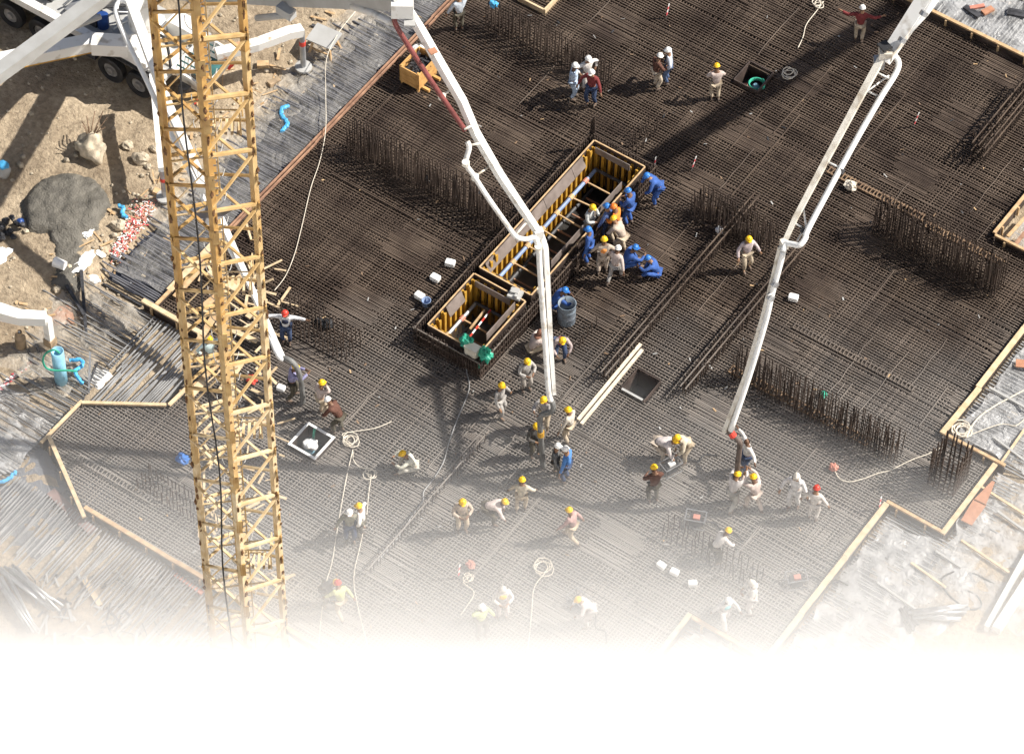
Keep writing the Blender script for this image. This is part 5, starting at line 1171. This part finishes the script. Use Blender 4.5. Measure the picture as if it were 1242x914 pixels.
# heap of wet concrete
def heap():
    c = on(80, 252); mb = MB(); nr, na = 16, 44; cz = c.z
    cen = [(0, 0, 1.35, .34), (.55, -.75, .75, .16), (1.1, -1.2, .45, .08), (-.2, .3, .9, .12), (1.55, -1.75, .5, .06), (1.95, -2.35, .42, .045), (.9, -.2, .55, .10), (-.9, -.6, .5, .05)]
    def f(x, y):
        h = 0
        for a, b, r, hh in cen:
            d = sqrt((x - a) ** 2 + (y - b) ** 2) / r
            if d < 1: h = max(h, hh * (1 - d ** 4) ** .6)
        return h
    N = 84; S = 2.9
    idx = {}
    for j in range(N + 1):
        for i in range(N + 1):
            x, y = -S + 2 * S * i / N, -S + 2 * S * j / N; w = .22 * noise.noise(Vector((x * 1.6, y * 1.6, 0))) + .07 * noise.noise(Vector((x * 6, y * 6, 2))); z = f(x + w, y + w)
            n = noise.noise(Vector((x * 5, y * 5, 4))) * .04 + noise.noise(Vector((x * 11, y * 11, 4))) * .025
            idx[i, j] = len(mb.v); mb.v.append((x, y, (GZ(c.x + x, c.y + y) - cz) + (z + n * min(1, z * 9) if z > 0 else -.12)))
    for j in range(N):
        for i in range(N): mb.f.append((idx[i, j], idx[i + 1, j], idx[i + 1, j + 1], idx[i, j + 1])); mb.m.append(0)
    o = mb.build('concrete_heap', M['wet'], None, True); o.location = c; tag(o, 'broad heap of wet grey concrete on the sand', 'concrete heap')
heap()
# boulder with bent bars
c = on(110, 186); r = empty('rubble_block', c, 0, 'pale round concrete lump with bent bars sticking out', 'rubble'); mb = MB(); mb.blob((0, 0, .30), (.50, .44, .42), 4, .7, 22, 16, 1.4); mb.build('lump', M['stone'], r, True)
for i in range(9): a = i * .7; d = Vector((cos(a) * .3, sin(a) * .25 + .2, 0)); mb = MB(); mb.tube(catmull([Vector((-.1, .1, .55)) + d * .3, Vector((-.1, .15, .85)) + d * .8, Vector((-.15, .2, 1.0 + .2 * sin(i))) + d * 1.5], 4), .018, 5); mb.build('bent_bar', M['rebar_rust'], r)
# stones and rubble
def stone(px, py, s, i):
    mb = MB(); mb.blob((0, 0, s * .35), (s, s * R8.uniform(.7, 1), s * .7), i, .5, 10, 7, 1.7); return mb
for i, (x, y, s, lab) in enumerate(((172, 195, .30, 'large pale stone below the truck jack'), (155, 178, .20, 'pale stone beside the concrete lump'), (144, 275, .24, 'brown stone at the heap of red and white tape'), (69, 352, .14, 'small stone between the white can and the plywood'), (187, 182, .16, 'stone left of the crane mast near the jack'), (120, 246, .1, 'small stone on the edge of the wet concrete'), (104, 233, .11, 'small stone lying on the wet concrete'), (180, 203, .12, 'small stone above the truck jack'))):
    solo(stone(x, y, s, i), 'stone', M['stone'], on(x, y), lab, 'stone', 'stones on the sand')
mb = MB(); rnd = random.Random(3)
for i in range(900):
    x, y = (rnd.uniform(-24, -12.6), rnd.uniform(-13, 14)) if i < 700 else (rnd.uniform(-14, -11.8), rnd.uniform(-6, 12)); s = abs(rnd.gauss(0, .035)) + .02
    mb.blob((x, y, GZ(x, y) + s * .3), (s * 1.3, s, s), i, .4, 5, 3)
o = mb.build('gravel', M['stone'], kind='stuff'); o['label'] = 'scattered small stones on the sand'
mb = MB(); rnd = random.Random(4)
for i in range(120):
    x, y = rnd.gauss(-13.3, .8), rnd.uniform(-7, 12); l = rnd.uniform(.1, .6); a = rnd.uniform(0, pi); z = GZ(x, y) + .04
    mb.beam((x, y, z), (x + l * cos(a), y + l * sin(a), z + rnd.uniform(0, .05)), .02 + rnd.random() * .07, .02)
o = mb.build('timber_scraps', [M['timber']], kind='stuff'); o['label'] = 'scraps of wood along the edge of the sand'
# red and white tape heap
mb = MB(); rnd = random.Random(5)
for i in range(480):
    t = rnd.random(); px, py = 178 - 38 * t + rnd.gauss(0, 7 * (1 - t * .6)), 252 + 60 * t + rnd.gauss(0, 6); p = on(px, py, .03 + rnd.random() * .12)
    a = rnd.uniform(0, pi); d = Vector((cos(a), sin(a), rnd.uniform(-.4, .4))) * rnd.uniform(.02, .07); mb.beam(p - d, p + d, .03, .006, mi=rnd.choice((0, 1, 1, 2, 2)))
o = mb.build('tape_heap', [M['flag_red'], M['whiteplastic'], M['tape_pink'] if 'tape_pink' in M else M['coral']], kind='stuff'); o['label'] = 'tangled heap of red and white barrier tape on the sand'; o['category'] = 'tape heap'
for x, y, sx, sy, sz, sd, lab in ((101, 318, .20, .42, .05, 1, 'torn white cloth on the sand below the wet concrete'), (107, 283, .14, .2, .06, 2, 'small white cloth on the wet concrete'), (112, 338, .22, .14, .04, 4, 'white cloth beside the dark concrete splash'), (122, 308, .18, .09, .04, 5, 'small white rag at the tape heap'), (2, 312, .22, .36, .10, 6, 'white sack at the left border'), (120, 458, .3, .3, .06, 7, 'white plastic scrap beside the blue hose')):
    mb = MB(); mb.blob((0, 0, sz * .4), (sx, sy, sz), sd, .75, 26, 18, 1.9); solo(mb, 'cloth', M['whiteplastic'], on(x, y), lab, 'cloth', smooth=False)
c = on(73, 324); mb = MB(); Mx = Matrix.Translation((0, 0, .17)) @ Matrix.Rotation(pi / 2, 4, 'Y') @ Matrix.Rotation(.3, 4, 'X'); mb.lathe([(.15, -.19), (.17, .19), (.155, .19), (.13, -.12)], n=16, M=Mx); solo(mb, 'white_can', M['whiteplastic'], c, 'white plastic can lying on its side on the sand', 'can', rz=3.6)
c = on(73, 384); mb = MB(); mb.box((0, 0, .05), (.82, .72, .025)); o = solo(mb, 'plywood_sheet', M['ply_orange'], c, 'square orange brown plywood sheet lying on the sand', 'plywood', rz=AL + .15); o.rotation_euler = (.06, .03, AL + .2)
r = empty('gas_cylinder', on(26, 421), 0, 'short brown gas cylinder at the left border', 'gas cylinder'); mb = MB(); mb.lathe([(.14, 0), (.17, .04), (.175, .5), (.15, .62), (.07, .68)], n=18); mb.build('shell', M['brown_cyl'], r, True); mb = MB(); mb.lathe([(.10, .66), (.10, .78), (.085, .78), (.08, .68)], n=14); mb.build('collar', M['brown_cyl'], r); mb = MB(); mb.box((0, 0, .72), (.05, .05, .1)); mb.build('valve', M['steel'], r)
r = empty('standing_pipe', on(75, 466), 0, 'thick pale blue pipe standing on end at the lower left', 'pipe'); mb = MB(); mb.lathe([(.20, .0), (.20, 1.65), (.16, 1.65), (.15, .6)], n=20); mb.build('pipe', M['cyan_pale'], r, True); mb = MB(); mb.lathe([(.21, 0), (.21, .14)], n=20); mb.build('foot_band', M['dark'], r)
rope([(72, 428, 1.6), (66, 424, 1.75), (56, 428, 1.6), (52, 437, 1.2), (56, 446, .9), (66, 449, .8), (80, 449, .7), (93, 450, .5)], 'green hose looping round the standing blue pipe', 'green', .035, name='hose', cat='hose')
rope([(84, 437, .1), (96, 436, .12), (101, 440, .12), (96, 446, .1), (91, 450, .15), (95, 458, .1), (99, 465, .08)], 'flat blue hose zigzagging beside the standing blue pipe', 'cyan', .06, name='hose', cat='hose')
rope([(350, 128, 0), (342, 132, 0), (341, 138, 0), (346, 146, 0), (349, 151, 0), (345, 155, 0), (342, 160, 0)], 'crumpled bright blue hose beside the dark bars right of the crane mast', 'cyan', .07, name='hose', cat='hose')
rope([(143, 250, .1), (150, 252, .1), (148, 258, .1), (153, 263, .1)], 'short bright blue hose at the tape heap', 'cyan', .07, name='hose', cat='hose')
rope([(-6, 585, .0), (6, 583, .0), (14, 577, .0), (19, 572, .0)], 'pale blue hose at the left border below the mat', 'cyan', .06, name='hose', cat='hose')
c = on(5, 212); r = empty('blue_topped_sack', c, 0, 'grey sack with a blue cap at the left border', 'sack'); mb = MB(); mb.blob((0, 0, .2), (.25, .22, .3), 3, .4); mb.build('sack', M['grey_paint'], r, True); mb = MB(); mb.blob((0, .02, .45), (.2, .18, .1), 5, .4); mb.build('cap', M['cyan'], r, True)
c = on(25, 272); mb = MB(); mb.blob((0, 0, .12), .13, 2, .2); solo(mb, 'blue_ball', M['navy'], c, 'dark blue bundle left of the wet concrete', 'bundle', smooth=True)
c = on(6, 285); mb = MB()
for i in range(14): mb.blob((R8.gauss(0, .2), R8.gauss(0, .25), .1 + .05 * i % .2), (.12, .1, .1), i, .6, 7, 5)
solo(mb, 'dark_bundle', M['dark'], c, 'tangled dark bundle with sticks at the left border', 'bundle')
# steel angles and poles lying on the ground
def pole(a, b, w, m, label, cat='steel bar', h=0.05, h2=None, name='steel_bar'):
    A, B = on(*a, h), on(*b, h if h2 is None else h2); c = (A + B) / 2; mb = MB(); mb.beam(A - c, B - c, w, w * .7); return solo(mb, name, M[m], c, label, cat)
pole((81, 347), (103, 388), .10, 'dark', 'dark steel angle leaning right of the plywood sheet', h=.05, h2=.25); pole((99, 330), (106, 424), .10, 'dark', 'long dark steel angle crossing the other right of the plywood sheet', h=.1, h2=.1)
pole((103, 387), (125, 399), .05, 'dark', 'short dark bar beside the crossed steel angles'); pole((94, 406), (135, 406), .03, 'dark', 'thin level bar under the crossed steel angles'); pole((110, 358), (128, 386), .05, 'dark', 'dark bar on the white polythene, left of its pair'); pole((117, 360), (158, 404), .05, 'dark', 'dark bar on the white polythene, right of its pair')
pole((125, 345), (172, 372), .06, 'dark', 'dark bar at the head of the polythene left of the crane mast'); pole((378, 32), (438, 53), .11, 'dark', 'thick dark pole on the sand above the timber trestle'); pole((434, 32), (450, 42), .07, 'dark', 'short dark prop above the dark bars at the top'); pole((408, 58), (432, 70), .08, 'dark', 'short dark prop right of the timber trestle')
pole((186, 232), (203, 240), .22, 'timber', 'short timber block under the truck jack', 'timber', name='timber_block'); pole((312, 80), (326, 80), .24, 'timber', 'short timber block beside the right outrigger', 'timber', name='timber_block'); pole((326, 104), (339, 98), .2, 'brown_cyl', 'brown timber block right of the crane mast', 'timber', name='timber_block')
pole((112, 448), (108, 478), .06, 'steel', 'steel prop standing below the blue hose', 'prop', .9, .05, name='steel_prop'); pole((119, 447), (98, 493), .05, 'dark', 'dark leaning bar above the level edge board', 'steel bar', .3, .05)
pole((28, 470), (95, 428), .05, 'ply', 'thin brown pole right of the standing blue pipe', 'pole'); pole((0, 468), (62, 440), .035, 'dark', 'long thin dark bar behind the standing blue pipe')
for i, (a, b) in enumerate((((34, 425), (40, 440)), ((43, 415), (50, 436)), ((60, 388 + 3), (68, 402)), ((22, 452), (33, 443)))): pole(a, b, .09, 'dark', ('dark timber stub left of its pair under the outrigger', 'dark timber stub right of its pair under the outrigger', 'dark stub above the outrigger jack', 'dark stub under the brown gas cylinder')[i], 'stub', name='timber_stub')
mb = MB(); rnd = random.Random(6)
for i in range(70):
    t = i / 70; p = on(-5 + 42 * t + rnd.gauss(0, 1), 476 - 36 * t + rnd.gauss(0, 1), .04); a = rnd.gauss(.8, .3); d = Vector((cos(a), sin(a), 0)) * .06; mb.beam(p - d, p + d, .07, .01, mi=i % 2)
o = mb.build('barrier_tape', [M['flag_red'], M['whiteplastic']], kind='stuff'); o['label'] = 'strip of red and white tape lying at the left border'; o['category'] = 'tape'
# dark patch of splashed concrete leading to the polythene
# timber trestle with a grey sheet
c = on(394, 66); r = empty('timber_trestle', c, AL - .5, 'timber trestle with a grey board on top beside the right outrigger', 'trestle')
for x, y in ((-.35, -.2), (.35, -.2), (-.35, .25), (.35, .25)): mb = MB(); mb.beam((x * 1.25, y * 1.6, 0), (x * .8, y * .8, .8), .07, .07); mb.build('leg', M['timber'], r)
mb = MB(); mb.box((0, 0, .84), (.95, .75, .05), 0, M=Matrix.Translation((0, 0, .86)) @ Matrix.Rotation(.12, 4, 'X')); mb.build('board', M['grey_paint'], r)
for y in (-.2, .25): mb = MB(); mb.beam((-.4, y * 1.2, .35), (.4, y * 1.2, .35), .05, .05); mb.build('brace', M['timber'], r)
for x, y, lab in ((400, 78, 'crumpled white plastic at the feet of the timber trestle'), (460, 22, 'crumpled white plastic beside the top of the dark bars'), (370, 100, 'crumpled pale plastic on the sand right of the blue hose')):
    mb = MB(); mb.blob((0, 0, .08), (.42, .5, .14), x, 1.2, 22, 14, 2.8); solo(mb, 'plastic_sheet', M['film_white'], on(x, y), lab, 'plastic sheet')
# planks lying behind the mast
rnd = random.Random(9)
PL = [((205, 352), (262, 292), 'long tan plank on the dark bars, upper of those behind the crane mast'), ((212, 360), (250, 318), 'tan plank next to the upper one behind the crane mast'), ((236, 448 + 20), (268, 438), 'short wide plank behind the crane mast beside the man in pale teal'), ((228, 482), (246, 463), 'short plank at the left leg of the crane mast'), ((246, 372), (300, 330), 'tan plank lying slantwise inside the crane mast'), ((262, 392), (312, 414), 'plank falling to the right inside the crane mast'), ((252, 330), (290, 352), 'wide pale plank across the dark bars inside the crane mast'), ((268, 474), (292, 440), 'plank rising to the right behind the crane mast'), ((300, 385), (322, 362), 'short plank at the right leg of the crane mast'), ((240, 415), (262, 380), 'pale plank rising inside the crane mast')]
for a, b, lab in PL:
    A, B = at(*a, .12), at(*b, .16); c = (A + B) / 2; mb = MB(); mb.beam(A - c, B - c, rnd.uniform(.16, .26), .05); solo(mb, 'plank', M['timber_pale' if rnd.random() < .5 else 'timber'], c, lab, 'plank', 'planks lying behind the crane mast')
mb = MB()
for i in range(120):
    p = at(rnd.uniform(240, 340), rnd.uniform(290, 720), .08); a = rnd.uniform(0, pi); l = rnd.uniform(.15, .8); mb.beam(p, p + Vector((cos(a) * l, sin(a) * l, rnd.uniform(0, .15))), rnd.uniform(.03, .1), .03)
o = mb.build('timber_scraps', M['timber_pale'], kind='stuff'); o['label'] = 'litter of pale wood scraps behind the crane mast'
# lower left: steel tubes and sheets
def tubes(label, a, b, n, spread, r, m, seed, h=.1):
    rt = empty('tube_stack', on(*a), 0, label, 'steel tubes'); o = on(*a); rnd = random.Random(seed)
    for i in range(n):
        A = on(a[0] + rnd.gauss(0, spread), a[1] + rnd.gauss(0, spread * .5), h + rnd.random() * .25); B = on(b[0] + rnd.gauss(0, spread), b[1] + rnd.gauss(0, spread * .6), h + rnd.random() * .25); mb = MB(); mb.tube([A - o, B - o], r, 8); mb.build('tube', M[m], rt, True)
tubes('fan of grey steel tubes at the lower left in the mist', (12, 694), (66, 738), 14, 6, .05, 'steel', 1); tubes('steel tubes pointing down at the left border in the mist', (4, 706), (38, 770), 9, 4, .05, 'steel', 2)
tubes('pile of grey pipes in the mist at the lower right', (1108, 752), (1162, 745), 18, 6, .055, 'steel', 3); tubes('dark pipes at the left end of the lower right pile', (1092, 745), (1106, 765), 8, 4, .06, 'dark', 4)
pole((62, 599), (112, 647), .30, 'maroon_board', 'dull dark red board lying on the bars left of the steep edge board', 'board', .06, .06, 'board'); pole((213, 699), (246, 722), .14, 'coral', 'pinkish board lying under the crane mast in the mist', 'board', .1, .1, 'board'); pole((103, 705), (122, 736), .16, 'timber_pale', 'pale plank in the mist at the lower left', 'plank', name='plank')
mb = MB(); rnd = random.Random(12)
for i in range(130):
    p = on(rnd.uniform(40, 240), 0 + rnd.uniform(700, 800), .05); a = rnd.uniform(0, pi); l = rnd.uniform(.1, .7); mb.beam(p, p + Vector((cos(a) * l, sin(a) * l, .05)), rnd.uniform(.02, .09), .02, mi=rnd.choice((0, 1)))
o = mb.build('timber_scraps', [M['grey_paint'], M['dark']], kind='stuff'); o['label'] = 'litter of wood and steel scraps in the mist at the lower left'
# right side
A, B = at(1205, 584, .1), at(1172, 634, .1); c = (A + B) / 2; mb = MB(); d = (B - A).normalized(); n = Vector((-d.y, d.x, 0)); 
for t0, t1, w0, w1 in ((0, .52, .10, .40), (.5, 1, .42, .36)): mb.poly([A - c + (B - A) * t0 - n * w0 / 2, A - c + (B - A) * t0 + n * w0 / 2, A - c + (B - A) * t1 + n * w1 / 2, A - c + (B - A) * t1 - n * w1 / 2] + [q + UP * .025 for q in (A - c + (B - A) * t0 - n * w0 / 2, A - c + (B - A) * t0 + n * w0 / 2, A - c + (B - A) * t1 + n * w1 / 2, A - c + (B - A) * t1 - n * w1 / 2)], [(3, 2, 1, 0), (4, 5, 6, 7), (0, 1, 5, 4), (1, 2, 6, 5), (2, 3, 7, 6), (3, 0, 4, 7)])
solo(mb, 'plywood_strip', M['ply_orange'], c, 'long pointed orange plywood strip lying on the plastic at the right', 'plywood')
mb = MB(); mb.box((0, 0, 0), (.5, .3, .03)); solo(mb, 'plywood_sheet', M['ply_orange'], at(1242, 441, .1), 'orange plywood scrap on the plastic at the right border', 'plywood', rz=.5)
for a, b, lab in (((1196, 762), (1250, 664), 'long white steel channel in the mist at the right border, left one'), ((1208, 764), (1256, 690), 'wide white steel channel in the mist at the right border, right one')):
    A, B = at(*a, .1), at(*b, .1); c = (A + B) / 2; mb = MB(); mb.beam(A - c, B - c, .26 if 'wide' in lab else .14, .3); solo(mb, 'steel_channel', M['white'], c, lab, 'steel channel')
rope([(1182, 705), (1172, 692), (1160, 696), (1166, 712), (1185, 722), (1190, 735), (1175, 738), (1155, 725), (1142, 708), (1146, 698), (1165, 692), (1185, 697), (1206, 708)], 'looped black hose on the ground in the mist at the lower right', 'black', .03, 0, 'hose', 'hose')
for i, (a, b) in enumerate((((1135, 668), (1166, 688)), ((1105, 682), (1147, 712)), ((1064, 706), (1110, 738)), ((1166, 655), (1224, 694)), ((1210, 620), (1245, 645)), ((1190, 590), (1245, 625)), ((1205, 530), (1245, 560)), ((1215, 560), (1243, 520)), ((1200, 470), (1245, 495)))):
    A, B = at(*a, .05), at(*b, .08); c = (A + B) / 2; mb = MB(); mb.beam(A - c, B - c, .07, .06); solo(mb, 'timber_batten', M['timber_pale' if i % 2 else 'grey_paint'], c, ('grey batten below the low corner of the pale boards', 'pale batten left of the looped black hose', 'grey batten above the pile of grey pipes', 'pale batten above the looped black hose', 'grey batten right of the plywood strip', 'pale batten crossing above the grey one right of the plywood strip', 'grey batten on the plastic at the right border', 'pale batten rising to the right border', 'grey batten above the rope coil at the right border')[i], 'batten', 'battens on the plastic at the right')
# beyond the upper right board
for a, b, w, m, lab in (((1170, 8), (1188, 20), .2, 'dark', 'dark bundle of bars beyond the shiny plastic at the top right'), ((1192, 16), (1204, 10), .22, 'ply_orange', 'orange brown board beyond the shiny plastic at the top right'), ((1176, 10), (1194, 7), .14, 'coral', 'reddish tool beyond the shiny plastic at the top right'), ((1222, 14), (1245, 18), .3, 'dark', 'dark mat in the grey concrete yard at the top right corner')):
    A, B = at(*a, .06), at(*b, .06); c = (A + B) / 2; mb = MB(); mb.beam(A - c, B - c, w, .08); solo(mb, 'scrap_board', M[m], c, lab, 'scrap')
sheet('concrete_slab', 1.0, 22.9, 14.0, 27.0, -.03, M['conc'], 'grey concrete yard slab at the top right corner', 'slab', amp=.02, rag=.2, step=.4)
# inside the right recess
for a, b, w, m, lab in (((1222, 287), (1245, 262), .10, 'timber', 'tan batten in the recess at the right border'), ((1232, 296), (1243, 282), .12, 'timber_red', 'reddish plank in the recess at the right border')):
    A, B = at(*a, .05), at(*b, .05); c = (A + B) / 2; mb = MB(); mb.beam(A - c, B - c, w, .06); solo(mb, 'batten', M[m], c, lab, 'batten')
strip((9.4, 13.5), (9.4, 16.4), (1, 0), 2.4, .12, M['grey_bar'], -.35, .018, 31, .2, .03, 'bars in the recess at the right border')

# scraps caught on the bars: tie wire, spacers, splinters, paper
mb = MB(); rnd = random.Random(21)
for i in range(420):
    x, y = rnd.uniform(-10, 11.5), rnd.uniform(-11, 20)
    if not inside(x, y, .2) or (-3.6 < x < -.4 and -1 < y < 9.4): continue
    a = rnd.uniform(0, pi); l = rnd.uniform(.02, .16); k = rnd.choice((0, 0, 0, 1, 2, 2, 3, 3)); mb.beam((x, y, .012), (x + l * cos(a), y + l * sin(a), .012 + rnd.uniform(0, .04)), rnd.uniform(.012, .05), .012, mi=k)
o = mb.build('site_litter', [M['rebar_rust'], M['timber'], M['grey_paint'], M['dark']], kind='stuff'); o['label'] = 'litter of tie wire, splinters and spacers caught on the bars'
# bent and displaced bars, bundles left on the mat
mb = MB(); rnd = random.Random(22)
for i in range(60):
    x, y = rnd.uniform(-10, 11), rnd.uniform(-10.5, 19.5); l = rnd.uniform(.8, 3.2); e = (x + l, y) if rnd.random() < .5 else (x, y + l)
    if not inside(x, y, .3) or not inside(*e, .3) or (-3.8 < x < -.2 and -1.2 < y < 9.6) or (-3.8 < e[0] < -.2 and -1.2 < e[1] < 9.6): continue
    P = []
    for q in range(6):
        t = q / 5; P.append((x + (e[0] - x) * t + rnd.gauss(0, .02), y + (e[1] - y) * t + rnd.gauss(0, .02), .018 + abs(rnd.gauss(0, .012))))
    mb.tube(P, .0145, 4)
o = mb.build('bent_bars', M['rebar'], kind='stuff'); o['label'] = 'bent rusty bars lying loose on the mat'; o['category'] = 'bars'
# ------------------------------------------------------------------ added mist bank, shaped to fade the near side to white
def mist():
    sig = 0.09
    want = [(420, 0.0), (460, 0.015), (500, 0.05), (550, 0.12), (600, 0.23), (650, 0.38), (700, 0.60), (740, 0.88), (770, 1.22), (790, 1.7), (805, 2.5), (818, 4.8)]
    prof = []
    for y, tau in want:
        g = at(621, y); d = (g - CAM).normalized(); e = g - d * (tau / sig)
        prof.append((e.dot(FH), max(0.01, e.z)))
    prof.append((prof[-1][0] - 8, prof[-1][1] + 2)); prof.append((prof[-1][0] - 60, prof[-1][1]))
    s0 = prof[0][0]
    loop = [(s0 + 12, -2.2), (s0 + 5, -1.0)] + prof + [(prof[-1][0], -2.2)]
    mb = MB(); n = len(loop)
    for t in (-90.0, 90.0):
        mb.v += [tuple(RT * t + FH * s + UP * z) for s, z in loop]
    for i in range(n): j = (i + 1) % n; mb.f.append((i, j, n + j, n + i)); mb.m.append(0)
    mb.f.append(tuple(reversed(range(n)))); mb.f.append(tuple(range(n, 2 * n))); mb.m += [0, 0]
    m = bpy.data.materials.new('white_fade_mist'); m.use_nodes = True; nn = m.node_tree.nodes; nn.remove(nn['Principled BSDF'])
    pv = nn.new('ShaderNodeVolumePrincipled'); pv.inputs['Color'].default_value = (0.995, 0.997, 1, 1); pv.inputs['Density'].default_value = sig
    pv.inputs['Anisotropy'].default_value = FOG_G
    m.node_tree.links.new(pv.outputs[0], nn['Material Output'].inputs['Volume'])
    o = mb.build('added_mist_bank', m, kind='stuff'); o['label'] = 'added white mist bank that fades out the near side of the site'
FOG_G = 0.0
mist()
